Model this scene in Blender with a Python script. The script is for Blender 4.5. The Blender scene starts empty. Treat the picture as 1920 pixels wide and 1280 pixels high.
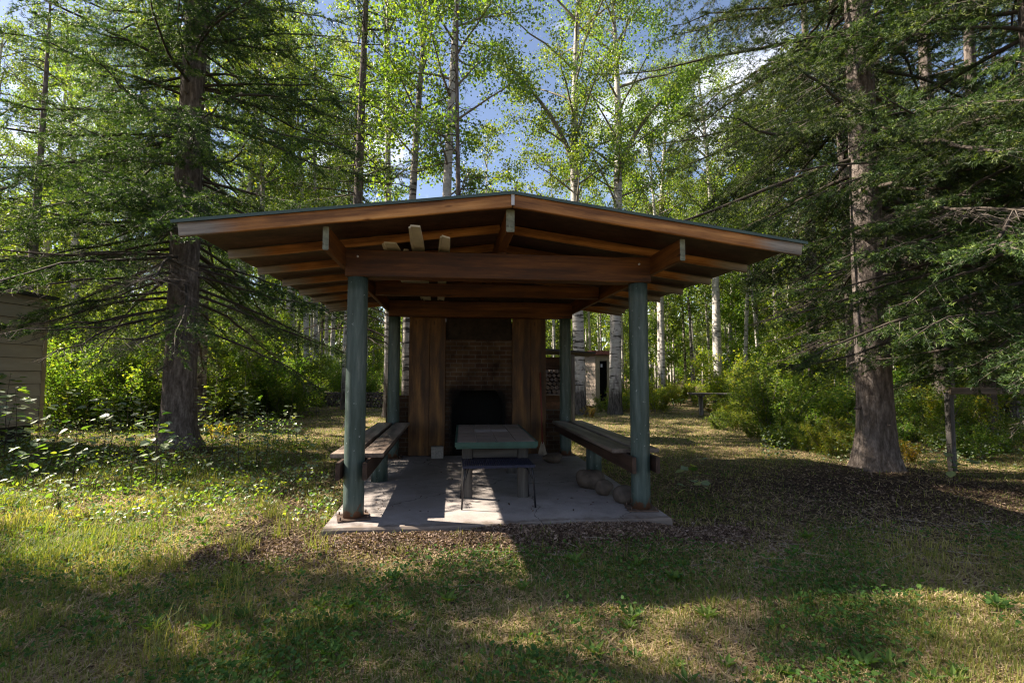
import bpy, math, random
import numpy as np
from mathutils import Vector, Matrix

# ------------------------------------------------------------------ camera, sky, sun, exposure
C = bpy.context.scene.collection
SC = bpy.context.scene
FPX, PITCH, ROLL, YAW = 950.0, .063, .001, .119
CAM = np.array([-.518, -5.16, 1.4])
cd = bpy.data.cameras.new('camera'); cam = bpy.data.objects.new('camera', cd); C.objects.link(cam)
cd.sensor_width = 36; cd.lens = FPX / 1920 * 36; cd.clip_end = 2000; cd.clip_start = .05
cam.location = CAM; cam.rotation_mode = 'XYZ'
cam.matrix_world = Matrix.Translation(CAM) @ Matrix.Rotation(-YAW, 4, 'Z') @ Matrix.Rotation(math.pi/2 + PITCH, 4, 'X') @ Matrix.Rotation(ROLL, 4, 'Z')
SC.camera = cam
SUN_DIR = Vector((-.94, .34, .90)).normalized()      # towards the sun: left and a little behind
W = bpy.data.worlds.new('World'); SC.world = W; W.use_nodes = True
nt = W.node_tree; nt.nodes.clear()
def wn(t): return nt.nodes.new(t)
out = wn('ShaderNodeOutputWorld'); bg = wn('ShaderNodeBackground'); sky = wn('ShaderNodeTexSky')
sky.sky_type = 'NISHITA'; sky.sun_disc = False
sky.sun_elevation = math.asin(SUN_DIR.z); sky.sun_rotation = math.atan2(SUN_DIR.x, SUN_DIR.y)
sky.dust_density = .6; sky.ozone_density = 2.2; sky.altitude = 600
tc = wn('ShaderNodeTexCoord'); mp = wn('ShaderNodeMapping'); mp.inputs['Scale'].default_value = (1, 1, 2.2)
nz = wn('ShaderNodeTexNoise'); nz.inputs['Scale'].default_value = 3.1; nz.inputs['Detail'].default_value = 7; nz.inputs['Roughness'].default_value = .58
rp = wn('ShaderNodeValToRGB'); rp.color_ramp.elements[0].position = .53; rp.color_ramp.elements[1].position = .66
mx = wn('ShaderNodeMixRGB'); mx.inputs['Color2'].default_value = (9.5, 9.8, 10.6, 1)
nt.links.new(tc.outputs['Generated'], mp.inputs['Vector']); nt.links.new(mp.outputs[0], nz.inputs['Vector'])
nt.links.new(nz.outputs['Fac'], rp.inputs['Fac']); nt.links.new(rp.outputs['Color'], mx.inputs['Fac'])
tn = wn('ShaderNodeMixRGB'); tn.blend_type = 'MULTIPLY'; tn.inputs['Fac'].default_value = 1; tn.inputs['Color2'].default_value = (1.3, 1.12, 1.05, 1)
nt.links.new(sky.outputs[0], tn.inputs['Color1']); nt.links.new(tn.outputs[0], mx.inputs['Color1']); nt.links.new(mx.outputs[0], bg.inputs['Color'])
bg.inputs['Strength'].default_value = .05
nt.links.new(bg.outputs[0], out.inputs['Surface'])
sl = bpy.data.lights.new('sun', 'SUN'); sun = bpy.data.objects.new('sun', sl); C.objects.link(sun)
sl.energy = 5.0; sl.angle = math.radians(.5); sl.color = (1, .88, .72)
sun.rotation_mode = 'QUATERNION'; sun.rotation_quaternion = SUN_DIR.to_track_quat('Z', 'Y')
SC.view_settings.view_transform = 'Standard'; SC.view_settings.look = 'None'; SC.view_settings.gamma = 1
SC.view_settings.exposure = 2.0
SC.cycles.max_bounces = 7; SC.cycles.diffuse_bounces = 4; SC.cycles.transmission_bounces = 4; SC.cycles.glossy_bounces = 2
SC.cycles.use_denoising = True; SC.cycles.denoiser = 'OPENIMAGEDENOISE'; SC.cycles.denoising_input_passes = 'RGB_ALBEDO_NORMAL'; SC.cycles.denoising_prefilter = 'ACCURATE'
SC.cycles.filter_width = 1.2
SC.cycles.sample_clamp_indirect = 6
SC.cycles.caustics_reflective = False; SC.cycles.caustics_refractive = False

RNG = np.random.default_rng(7)
R = random.Random(11)

def spot(px, F, side=0):
    """ground point seen under image column px at F metres ahead of the photographer"""
    X = (px - 960) / FPX * F
    return (CAM[0] + F*math.sin(YAW) + X*math.cos(YAW), CAM[1] + F*math.cos(YAW) - X*math.sin(YAW))

# ------------------------------------------------------------------ materials
class MatB:
    def __init__(s, name, rough=.8, spec=.3):
        s.m = bpy.data.materials.new(name); s.m.use_nodes = True; s.nt = s.m.node_tree
        s.b = s.nt.nodes['Principled BSDF']; s.out = s.nt.nodes['Material Output']
        s.b.inputs['Roughness'].default_value = rough
        s.b.inputs['Specular IOR Level'].default_value = spec
    def n(s, t, **k):
        x = s.nt.nodes.new(t)
        for a, v in k.items():
            if a in x.inputs.keys(): x.inputs[a].default_value = v
            else: setattr(x, a, v)
        return x
    def l(s, a, b): s.nt.links.new(a, b)
    def coords(s, scale=(1, 1, 1), kind='Object'):
        t = s.n('ShaderNodeTexCoord'); m = s.n('ShaderNodeMapping'); m.inputs['Scale'].default_value = scale
        s.l(t.outputs[kind], m.inputs['Vector']); return m.outputs[0]
    def noise(s, vec, scale=5, detail=5, rough=.6):
        x = s.n('ShaderNodeTexNoise'); x.inputs['Scale'].default_value = scale; x.inputs['Detail'].default_value = detail
        x.inputs['Roughness'].default_value = rough; s.l(vec, x.inputs['Vector']); return x.outputs['Fac']
    def ramp(s, fac, stops):
        x = s.n('ShaderNodeValToRGB'); e = x.color_ramp.elements
        while len(e) < len(stops): e.new(.5)
        for el, (p, c) in zip(e, stops):
            el.position = p; el.color = (*c, 1) if len(c) == 3 else c
        s.l(fac, x.inputs['Fac']); return x.outputs['Color']
    def mix(s, fac, a, b, mode='MIX'):
        x = s.n('ShaderNodeMixRGB'); x.blend_type = mode
        for v, i in ((fac, 'Fac'), (a, 'Color1'), (b, 'Color2')):
            if isinstance(v, (int, float)): x.inputs[i].default_value = v
            elif isinstance(v, tuple): x.inputs[i].default_value = (*v, 1)
            else: s.l(v, x.inputs[i])
        return x.outputs['Color']
    def math(s, op, a, b=None):
        x = s.n('ShaderNodeMath'); x.operation = op
        for v, i in ((a, 0), (b, 1)):
            if v is None: continue
            if isinstance(v, (int, float)): x.inputs[i].default_value = v
            else: s.l(v, x.inputs[i])
        return x.outputs[0]
    def color(s, c):
        if isinstance(c, tuple): s.b.inputs['Base Color'].default_value = (*c, 1)
        else: s.l(c, s.b.inputs['Base Color'])
    def bump(s, h, strength=.5, dist=.02):
        x = s.n('ShaderNodeBump'); x.inputs['Strength'].default_value = strength; x.inputs['Distance'].default_value = dist
        s.l(h, x.inputs['Height']); s.l(x.outputs[0], s.b.inputs['Normal'])
B3 = ((0, 0, 0), (1, 1, 1))

def m_wood(name, stops, scale=(1.2, 22, 22), rough=.6, endgrey=None, dirt=.5):
    m = MatB(name, rough, .35)
    v = m.coords(scale)
    g = m.noise(v, 1.0, 8, .65)
    oi = m.n('ShaderNodeObjectInfo')
    vv = m.coords((.9, 3, 3)); big = m.noise(vv, 1.3, 4)
    c = m.ramp(g, stops)
    dark = m.ramp(big, [(.38, (.42, .38, .36)), (.62, (1, 1, 1))])
    c = m.mix(dirt, c, m.mix(1.0, c, dark, 'MULTIPLY'))
    hs = m.n('ShaderNodeHueSaturation'); m.l(c, hs.inputs['Color'])
    m.l(m.math('ADD', m.math('MULTIPLY', oi.outputs['Random'], .45), .78), hs.inputs['Value']); c = hs.outputs[0]
    # knots
    vo = m.n('ShaderNodeTexVoronoi'); vo.inputs['Scale'].default_value = 1; m.l(m.coords((2.2, 7, 7)), vo.inputs['Vector'])
    kn = m.ramp(vo.outputs['Distance'], [(.05, (.25, .16, .12)), (.12, (1, 1, 1))])
    c = m.mix(.85, c, kn, 'MULTIPLY')
    if endgrey:                                    # weathered ends: x beyond endgrey in the board's own length
        sx = m.n('ShaderNodeSeparateXYZ'); m.l(m.coords((1, 1, 1)), sx.inputs[0])
        e = m.math('ADD', sx.outputs['X'], m.math('MULTIPLY', g, .5))
        f = m.ramp(m.math('MULTIPLY', m.math('SUBTRACT', e, endgrey), 4.0), [(0, (0, 0, 0)), (1, (1, 1, 1))])
        grey = m.ramp(g, [(.3, (.10, .085, .07)), (.7, (.27, .24, .21))])
        c = m.mix(f, c, grey)
    fl = m.ramp(m.noise(m.coords((.7, 5, 9)), 1.6, 7, .7), [(.40, (.50, .44, .40)), (.52, (1, 1, 1)), (.66, (1.25, 1.25, 1.2))])
    c = m.mix(.8, c, fl, 'MULTIPLY')
    m.color(c); m.bump(g, .35, .006); return m.m

def m_leaf(name, cols, trans=.45, rough=.5, spec=.35, under=None):
    """leaf: colour varies leaf by leaf through the stored attribute 'rnd'"""
    m = MatB(name, rough, spec)
    a = m.n('ShaderNodeAttribute'); a.attribute_name = 'rnd'
    oi = m.n('ShaderNodeObjectInfo')
    k = len(cols)
    stops = [(i/(k-1), c) for i, c in enumerate(cols)]
    c = m.ramp(a.outputs['Fac'], stops)
    hs = m.n('ShaderNodeHueSaturation'); m.l(c, hs.inputs['Color'])
    m.l(m.math('ADD', m.math('MULTIPLY', oi.outputs['Random'], .03), .485), hs.inputs['Hue'])
    m.l(m.math('ADD', m.math('MULTIPLY', oi.outputs['Random'], .4), .8), hs.inputs['Value']); c = hs.outputs[0]
    if under:
        g = m.n('ShaderNodeNewGeometry'); c2 = m.mix(m.math('MULTIPLY', g.outputs['Backfacing'], .75), c, under)
    else: c2 = c
    m.color(c2)
    tr = m.n('ShaderNodeBsdfTranslucent')
    tcx = m.mix(1.0, c, (1.95, 2.0, .6), 'MULTIPLY'); m.l(tcx, tr.inputs['Color'])
    ms = m.n('ShaderNodeMixShader'); ms.inputs[0].default_value = trans
    m.l(m.b.outputs[0], ms.inputs[1]); m.l(tr.outputs[0], ms.inputs[2]); m.l(ms.outputs[0], m.out.inputs['Surface'])
    return m.m

def m_simple(name, col, rough=.6, var=.25, scale=8, metal=0, bump=.2):
    m = MatB(name, rough); v = m.coords(); g = m.noise(v, scale, 6)
    lo = tuple(x*(1-var) for x in col); hi = tuple(min(1, x*(1+var)) for x in col)
    m.color(m.ramp(g, [(.3, lo), (.7, hi)])); m.b.inputs['Metallic'].default_value = metal
    if bump: m.bump(g, bump, .01)
    return m.m

MT = {}
MT['stained'] = m_wood('stained wood', [(.25, (.040, .014, .003)), (.5, (.13, .044, .007)), (.75, (.23, .090, .015))], dirt=.8)
MT['fascia'] = m_wood('stained fascia', [(.25, (.14, .055, .016)), (.5, (.36, .155, .042)), (.8, (.60, .31, .11))], endgrey=1.12, dirt=.7)
MT['darkwood'] = m_wood('roof sheathing', [(.3, (.04, .02, .012)), (.7, (.10, .05, .03))], scale=(14, 14, 14), dirt=.7)
MT['endgrain'] = m_wood('weathered green paint wood', [(.3, (.08, .09, .06)), (.7, (.22, .23, .17))])
MT['bench'] = m_wood('bench plank', [(.25, (.09, .066, .054)), (.5, (.19, .15, .125)), (.8, (.33, .27, .23))], dirt=.6)
MT['stringer'] = m_wood('red brown stringer', [(.3, (.026, .014, .010)), (.7, (.065, .036, .025))])
MT['panel'] = m_wood('fireplace panel', [(.25, (.030, .015, .005)), (.5, (.11, .050, .012)), (.75, (.20, .105, .030))], scale=(1.2, 14, 14), dirt=1.0)
MT['greyplank'] = m_wood('grey weathered plank', [(.3, (.07, .065, .06)), (.7, (.22, .20, .18))])
MT['rail'] = m_wood('pale weathered rail', [(.3, (.14, .115, .09)), (.7, (.30, .25, .20))])
MT['blackplank'] = m_wood('dark table leg', [(.3, (.03, .028, .028)), (.7, (.08, .075, .07))])
MT['roofmetal'] = m_simple('green roof metal', (.055, .085, .078), .45, .15, 3, .2, .05)
MT['trim'] = m_simple('galvanised bracket', (.45, .45, .47), .5)
MT['vinyl'] = m_simple('beige vinyl', (.55, .50, .40), .5, .12, 5, 0, .05)
MT['rust'] = m_simple('rusted steel', (.09, .06, .045), .8, .5, 18)
MT['black'] = m_simple('black steel', (.018, .018, .022), .45, .3, 12)
MT['soot_and_shade'] = m_simple('soot_and_shade', (.004, .004, .004), .95, .3, 12)  # real soot in the hearth; elsewhere its black stands in for shade
MT['hood'] = m_simple('hood opening shade', (.022, .015, .010), .9, .5, 9)  # near-black colour holds the shade of the hood opening
MT['block'] = m_simple('cinder block', (.26, .25, .24), .95, .3, 30)
MT['navy'] = m_simple('navy slats', (.014, .016, .036), .6, .4, 30)
MT['greenrim'] = m_simple('green painted rim', (.028, .072, .058), .5, .25, 8)
MT['redbrown'] = m_simple('red brown fascia', (.22, .08, .06), .7, .3)
MT['rock'] = m_simple('boulder', (.095, .076, .062), .9, .5, 6, 0, .8)
MT['straw'] = m_simple('broom straw', (.36, .31, .25), .9)
MT['redhandle'] = m_simple('red handle', (.16, .03, .025), .6)
MT['darkroof'] = m_simple('dark roofing', (.035, .035, .035), .8)
MT['tanboard'] = m_simple('tan trim board', (.30, .25, .17), .8, .2, 5)

def m_post():
    m = MatB('green painted culvert post', .5, .4)
    v = m.coords((9, 9, 1.1)); g = m.noise(v, 1.2, 7, .65)
    c = m.ramp(g, [(.28, (.020, .032, .026)), (.42, (.036, .060, .052)), (.56, (.066, .095, .088)), (.72, (.16, .18, .17))])
    sp = m.noise(m.coords((22, 22, 22)), 1, 4)
    c = m.mix(m.ramp(sp, [(.66, (0, 0, 0)), (.70, (1, 1, 1))]), c, (.22, .25, .25))
    sx = m.n('ShaderNodeSeparateXYZ'); m.l(m.coords(), sx.inputs[0])
    f2 = m.math('LESS_THAN', m.math('SUBTRACT', sx.outputs['Z'], m.math('MULTIPLY', m.noise(m.coords((16, 16, 7)), 1, 6), .7)), -1.44)
    c = m.mix(f2, c, (.10, .05, .03)); m.color(c); m.bump(sp, .15, .004); return m.m
MT['post'] = m_post()

def m_concrete():
    m = MatB('concrete', .9, .2)
    v = m.coords(); g = m.noise(v, 2.2, 9, .7); f = m.noise(v, 60, 4)
    c = m.ramp(g, [(.3, (.20, .18, .175)), (.5, (.29, .262, .252)), (.7, (.37, .34, .33))])
    c = m.mix(.35, c, m.ramp(f, [(.3, (.5, .48, .46)), (.7, (1, 1, 1))]), 'MULTIPLY')
    sy = m.n('ShaderNodeSeparateXYZ'); m.l(v, sy.inputs[0])
    ed = m.math('SUBTRACT', m.math('MULTIPLY', m.noise(v, 7, 6), .5), m.math('ADD', sy.outputs['Y'], .33))
    c = m.mix(m.ramp(ed, [(.14, (0, 0, 0)), (.24, (1, 1, 1))]), c, (.17, .14, .12))
    vo = m.n('ShaderNodeTexVoronoi'); vo.feature = 'DISTANCE_TO_EDGE'; vo.inputs['Scale'].default_value = .42
    wv = m.mix(.12, v, None) if False else m.n('ShaderNodeVectorMath'); wv.operation = 'ADD'
    nn = m.n('ShaderNodeTexNoise'); nn.inputs['Scale'].default_value = 4; nn.inputs['Detail'].default_value = 6; m.l(v, nn.inputs['Vector'])
    sc_ = m.n('ShaderNodeVectorMath'); sc_.operation = 'SCALE'; sc_.inputs['Scale'].default_value = .35; m.l(nn.outputs['Color'], sc_.inputs[0])
    m.l(v, wv.inputs[0]); m.l(sc_.outputs[0], wv.inputs[1]); m.l(wv.outputs[0], vo.inputs['Vector'])
    c = m.mix(m.ramp(vo.outputs['Distance'], [(.0, (1, 1, 1)), (.0035, (0, 0, 0))]), c, (.06, .05, .045))
    st = m.ramp(m.noise(v, 1.1, 6), [(.58, (1, 1, 1)), (.7, (.62, .56, .52))]); c = m.mix(.8, c, st, 'MULTIPLY')
    m.color(c); m.bump(f, .25, .004); return m.m
MT['concrete'] = m_concrete()

def m_tile():
    m = MatB('stone tile', .75, .25)
    v = m.coords(); g = m.noise(v, 6, 6)
    a = m.n('ShaderNodeAttribute'); a.attribute_name = 'rnd'
    c = m.mix(g, m.ramp(a.outputs['Fac'], [(0, (.20, .145, .115)), (.5, (.26, .19, .155)), (.8, (.28, .215, .18)), (1, (.5, .44, .43))]), (.12, .11, .10))
    m.color(c); m.bump(g, .2, .003); return m.m
MT['tile'] = m_tile()
MT['grout'] = m_simple('grout', (.42, .39, .37), .9)

def m_brick():
    m = MatB('firebrick', .9, .2)
    t = m.n('ShaderNodeTexCoord'); s = m.n('ShaderNodeSeparateXYZ'); m.l(t.outputs['Object'], s.inputs[0])
    cb = m.n('ShaderNodeCombineXYZ'); m.l(s.outputs['X'], cb.inputs[0]); m.l(s.outputs['Z'], cb.inputs[1])
    br = m.n('ShaderNodeTexBrick'); m.l(cb.outputs[0], br.inputs['Vector'])
    for k, v in (('Scale', 1), ('Brick Width', .215), ('Row Height', .075), ('Mortar Size', .007), ('Mortar Smooth', .2), ('Bias', 0.0)): br.inputs[k].default_value = v
    br.inputs['Color1'].default_value = (.06, .03, .018, 1); br.inputs['Color2'].default_value = (.10, .062, .034, 1); br.inputs['Mortar'].default_value = (.11, .095, .08, 1)
    g = m.noise(m.coords(), 3, 6)
    c = m.mix(1.0, br.outputs['Color'], m.ramp(g, [(.35, (.25, .22, .2)), (.65, (1, 1, 1))]), 'MULTIPLY')
    # soot licking up round the hearth opening
    s2 = m.n('ShaderNodeMath'); s2.operation = 'ABSOLUTE'; m.l(m.math('ADD', s.outputs['X'], .04), s2.inputs[0])
    dx = m.math('MAXIMUM', m.math('SUBTRACT', s2.outputs[0], .36), 0.0); dz = m.math('MAXIMUM', m.math('SUBTRACT', s.outputs['Z'], 1.0), 0.0)
    dd = m.math('SQRT', m.math('ADD', m.math('MULTIPLY', dx, dx), m.math('MULTIPLY', dz, dz)))
    so = m.ramp(m.math('ADD', dd, m.math('MULTIPLY', m.math('SUBTRACT', m.noise(m.coords(), 5, 6), .5), .35)), [(.08, (.05, .045, .04)), (.30, (1, 1, 1))])
    c = m.mix(1.0, c, so, 'MULTIPLY'); m.color(c); m.bump(br.outputs['Fac'], -.6, .008); return m.m
MT['brick'] = m_brick()

def m_spruce_bark():
    m = MatB('spruce bark', .95, .15)
    v = m.coords((11, 11, 2.4)); g = m.noise(v, 1.6, 8, .7)
    f = m.noise(m.coords((30, 30, 16)), 1, 5)
    c = m.ramp(g, [(.3, (.05, .041, .036)), (.5, (.14, .117, .104)), (.72, (.31, .27, .25))])
    c = m.mix(.5, c, m.ramp(f, [(.35, (.4, .36, .34)), (.65, (1, 1, 1))]), 'MULTIPLY')
    m.color(c); h = m.math('ADD', g, m.math('MULTIPLY', f, .5)); m.bump(h, .9, .03); return m.m
MT['spruce_bark'] = m_spruce_bark()
MT['twig'] = m_simple('dead twig', (.055, .044, .036), .95, .35, 6)
MT['twiggrey'] = m_simple('grey dead twig', (.105, .088, .076), .95, .35, 6)

def m_aspen_bark(name, base, dark, amount):
    m = MatB(name, .85, .2)
    v = m.coords((3, 3, 9)); g = m.noise(v, 1.3, 6, .6)
    bands = m.ramp(m.noise(m.coords((2.2, 2.2, 15)), 1, 4, .55), [(amount, (0, 0, 0)), (amount+.06, (1, 1, 1))])
    c = m.ramp(g, [(.3, tuple(x*.6 for x in base)), (.65, base)])
    c = m.mix(bands, c, dark)
    blot = m.ramp(m.noise(m.coords((4, 4, 3)), 1, 5), [(.6, (0, 0, 0)), (.66, (1, 1, 1))])
    c = m.mix(m.math('MULTIPLY', blot, .75), c, dark)
    sx = m.n('ShaderNodeSeparateXYZ'); m.l(m.coords(), sx.inputs[0])   # rough dark bark at the foot
    h = m.math('SUBTRACT', m.math('MULTIPLY', sx.outputs['Z'], .42), m.math('MULTIPLY', m.noise(m.coords((8, 8, 2.2)), 1, 6), 1.1))
    f = m.ramp(m.math('ADD', h, .5), [(.25, (1, 1, 1)), (.55, (0, 0, 0))])
    rough = m.ramp(m.noise(m.coords((22, 22, 4)), 1, 6), [(.35, (.03, .026, .024)), (.7, (.16, .14, .125))])
    c = m.mix(f, c, rough); m.color(c); m.bump(g, .6, .015); return m.m
MT['aspen_bark'] = m_aspen_bark('pale aspen bark', (.50, .47, .44), (.045, .038, .034), .57)
MT['aspen_bark_dark'] = m_aspen_bark('grey aspen bark', (.30, .275, .25), (.035, .03, .027), .52)
MT['aspen_twig'] = m_simple('aspen limb', (.17, .15, .12), .9, .4, 4)

MT['needle'] = m_leaf('spruce needles', [(.012, .028, .009), (.026, .056, .015), (.075, .125, .030), (.19, .25, .058)], .25, .55, .3)
MT['aspen_leaf'] = m_leaf('aspen leaves', [(.05, .085, .022), (.09, .14, .028), (.14, .19, .034), (.25, .26, .04)], .5, .45, .4, under=(.15, .20, .12))
MT['shrub_leaf'] = m_leaf('shrub leaves', [(.04, .085, .02), (.085, .15, .03), (.15, .21, .038), (.30, .28, .045)], .5, .5, .35)
MT['shrub_leaf_y'] = m_leaf('yellowing shrub leaves', [(.06, .10, .02), (.12, .18, .028), (.22, .26, .035), (.40, .30, .04)], .5, .5, .35)
MT['orange_leaf'] = m_leaf('turning leaves', [(.10, .13, .025), (.22, .17, .03), (.38, .20, .03)], .45)
MT['sapling_leaf'] = m_leaf('sapling leaves', [(.04, .09, .022), (.08, .15, .03), (.14, .21, .04), (.30, .32, .05)], .4, .42, .45, under=(.28, .33, .24))
MT['grass'] = m_leaf('grass blades', [(.060, .095, .022), (.11, .15, .032), (.22, .215, .065), (.44, .35, .17)], .38, .6, .25)
MT['dry'] = m_leaf('dry grass', [(.22, .165, .09), (.40, .31, .18), (.56, .46, .29)], .25, .8, .2)
MT['weed'] = m_leaf('broad weeds', [(.035, .09, .022), (.06, .14, .03), (.13, .21, .04)], .35, .6, .2)
MT['litter'] = m_leaf('dead leaves', [(.05, .031, .023), (.125, .082, .06), (.23, .165, .125), (.34, .26, .21)], .12, .8, .2)

def m_ground():
    m = MatB('forest lawn soil', .98, .1)
    v = m.coords(); a = m.n('ShaderNodeAttribute'); a.attribute_name = 'rnd'
    g = m.noise(v, 1.1, 8, .7); f = m.noise(v, 38, 6, .75)
    grass = m.ramp(f, [(.3, (.05, .045, .024)), (.5, (.115, .098, .048)), (.72, (.26, .20, .115))])
    straw = m.ramp(f, [(.3, (.10, .075, .04)), (.7, (.33, .25, .14))])
    c = m.mix(m.ramp(g, [(.42, (0, 0, 0)), (.6, (1, 1, 1))]), grass, straw)
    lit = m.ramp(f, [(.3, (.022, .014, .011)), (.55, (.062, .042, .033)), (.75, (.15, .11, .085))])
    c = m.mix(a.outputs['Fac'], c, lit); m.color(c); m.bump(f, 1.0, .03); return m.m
MT['ground'] = m_ground()

def m_siding(name, col, pitch):
    m = MatB(name, .75, .3)
    g = m.noise(m.coords((2, 2, 9)), 1, 6)
    m.color(m.ramp(g, [(.3, tuple(x*.78 for x in col)), (.7, col)])); m.bump(g, .1, .004); return m.m
MT['siding'] = m_siding('tan lap siding', (.40, .36, .31), .25)
MT['siding_pale'] = m_siding('pale lap siding', (.46, .37, .30), .2)

# ------------------------------------------------------------------ mesh helpers
class MB:
    """collects polygons (numpy) with a material slot and a per-vertex random value"""
    def __init__(s): s.v = []; s.r = []; s.f = []; s.n = 0
    def add(s, V, Fc, mi=0, rnd=None, smooth=False):
        V = np.asarray(V, float).reshape(-1, 3); Fc = np.asarray(Fc, int)
        s.v.append(V); s.r.append(np.full(len(V), .5) if rnd is None else np.asarray(rnd, float).reshape(-1))
        s.f.append((Fc + s.n, mi, smooth)); s.n += len(V)
    def box(s, x0, x1, y0, y1, z0, z1, mi=0, rnd=None):
        V = [(x, y, z) for x in (x0, x1) for y in (y0, y1) for z in (z0, z1)]
        s.add(V, [(0, 1, 3, 2), (4, 6, 7, 5), (0, 4, 5, 1), (2, 3, 7, 6), (0, 2, 6, 4), (1, 5, 7, 3)], mi, None if rnd is None else [rnd]*8)
    def tube(s, P, rad, k=6, mi=0, cap=True, smooth=True, rnd=None):
        P = np.asarray(P, float); rad = np.asarray(rad, float); n = len(P)
        T = np.gradient(P, axis=0); T /= np.linalg.norm(T, axis=1)[:, None] + 1e-9
        ref = np.array([0, 0, 1.]) if abs(T[0, 2]) < .8 else np.array([1., 0, 0])
        A = np.cross(T, ref); A /= np.linalg.norm(A, axis=1)[:, None] + 1e-9; Bn = np.cross(T, A)
        th = np.arange(k)*2*np.pi/k
        V = P[:, None] + rad.reshape(n, -1, 1)*(np.cos(th)[None, :, None]*A[:, None] + np.sin(th)[None, :, None]*Bn[:, None])
        i = np.arange(n-1)[:, None]*k; j = np.arange(k)[None]; j2 = (j+1) % k
        Q = np.stack([i+j, i+j2, i+k+j2, i+k+j], -1).reshape(-1, 4)
        s.add(V, Q, mi, None, smooth)
        if cap:
            base = s.n - n*k
            s.f.append((np.array([list(range(base+(n-1)*k, base+n*k))]), mi, False)); s.f.append((np.array([list(range(base, base+k))[::-1]]), mi, False))
    def build(s, name, mats, parent=None, loc=None):
        me = bpy.data.meshes.new(name)
        V = np.concatenate(s.v); me.vertices.add(len(V)); me.vertices.foreach_set('co', V.astype(np.float32).ravel())
        li = np.concatenate([f.ravel() for f, _, _ in s.f]); tot = np.concatenate([np.full(len(f), f.shape[1]) for f, _, _ in s.f])
        mi = np.concatenate([np.full(len(f), m) for f, m, _ in s.f]); sm = np.concatenate([np.full(len(f), q) for f, _, q in s.f])
        me.loops.add(len(li)); me.loops.foreach_set('vertex_index', li.astype(np.int32))
        me.polygons.add(len(tot)); st = np.concatenate([[0], np.cumsum(tot)[:-1]])
        me.polygons.foreach_set('loop_start', st.astype(np.int32)); me.polygons.foreach_set('loop_total', tot.astype(np.int32))
        me.polygons.foreach_set('material_index', mi.astype(np.int32)); me.polygons.foreach_set('use_smooth', sm.astype(bool))
        at = me.attributes.new('rnd', 'FLOAT', 'POINT'); at.data.foreach_set('value', np.concatenate(s.r).astype(np.float32))
        me.update(calc_edges=True)
        for m in (mats if isinstance(mats, (list, tuple)) else [mats]): me.materials.append(MT[m] if isinstance(m, str) else m)
        o = bpy.data.objects.new(name, me); C.objects.link(o)
        if parent: o.parent = parent
        if loc is not None: o.location = loc
        return o

def tag(o, label=None, cat=None, group=None, kind=None):
    for k, v in (('label', label), ('category', cat), ('group', group), ('kind', kind)):
        if v: o[k] = v
    return o
def empty(name, loc=(0, 0, 0), rz=0, label=None, cat=None, group=None):
    o = bpy.data.objects.new(name, None); C.objects.link(o); o.location = loc; o.rotation_euler = (0, 0, rz); o.empty_display_size = .1
    return tag(o, label, cat, group)
def copy_thing(root, loc, rz=0, sc=1, label=None, group=None, tilt=None):
    r = root.copy(); C.objects.link(r); r.location = loc; r.rotation_euler = (tilt[0] if tilt else 0, tilt[1] if tilt else 0, rz)
    r.scale = (sc, sc, sc) if not isinstance(sc, tuple) else sc
    if label: r['label'] = label
    if group: r['group'] = group
    for ch in root.children:
        c = ch.copy(); C.objects.link(c); c.parent = r
        for g in ch.children:
            d = g.copy(); C.objects.link(d); d.parent = c
    return r

def beam(name, p0, p1, w, h, mat, parent=None, bev=.006, up=(0, 0, 1), ends=None, local=False):
    """a sawn board from p0 to p1; its own x runs along its length from its middle; h measured along up"""
    p0 = Vector(p0); p1 = Vector(p1); L = (p1-p0).length; X = (p1-p0).normalized(); U = Vector(up)
    Y = U.cross(X).normalized(); Z = X.cross(Y)
    b = bev; x = L/2
    prof = [(-w/2+b, -h/2), (w/2-b, -h/2), (w/2, -h/2+b), (w/2, h/2-b), (w/2-b, h/2), (-w/2+b, h/2), (-w/2, h/2-b), (-w/2, -h/2+b)]
    n = max(2, int(L/.35)); V = []
    for i in range(n+1):
        xx = -x + 2*x*i/n; jy = R.uniform(-1, 1)*min(.003, w*.02); jz = R.uniform(-1, 1)*min(.003, h*.02)
        V += [(xx, y+jy, z+jz) for y, z in prof]
    Fq = [(i*8+j, i*8+(j+1) % 8, (i+1)*8+(j+1) % 8, (i+1)*8+j) for i in range(n) for j in range(8)]
    m = MB(); m.add(V, Fq, 0)
    m.f.append((np.array([[n*8+j for j in range(8)]]), 1 if ends else 0, False)); m.f.append((np.array([[7-j for j in range(8)]]), 1 if ends else 0, False))
    o = m.build(name, [mat, ends] if ends else mat, parent)
    M = Matrix((X, Y, Z)).transposed().to_4x4(); M.translation = (p0+p1)/2
    o.matrix_basis = (Matrix.Translation(-parent.location) @ M) if parent and not local else M
    return o
def cyl(name, x, y, z0, z1, r, mat, parent=None, k=40, wob=.0):
    m = MB(); n = max(2, int((z1-z0)/.15)); z = np.linspace(-(z1-z0)/2, (z1-z0)/2, n+1)
    m.tube(np.stack([z*0, z*0, z], 1), np.full(n+1, r), k, 0)
    o = m.build(name, mat, parent); pl = parent.location if parent else Vector((0, 0, 0))
    o.location = (x-pl[0], y-pl[1], (z0+z1)/2-pl[2]); return o

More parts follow.
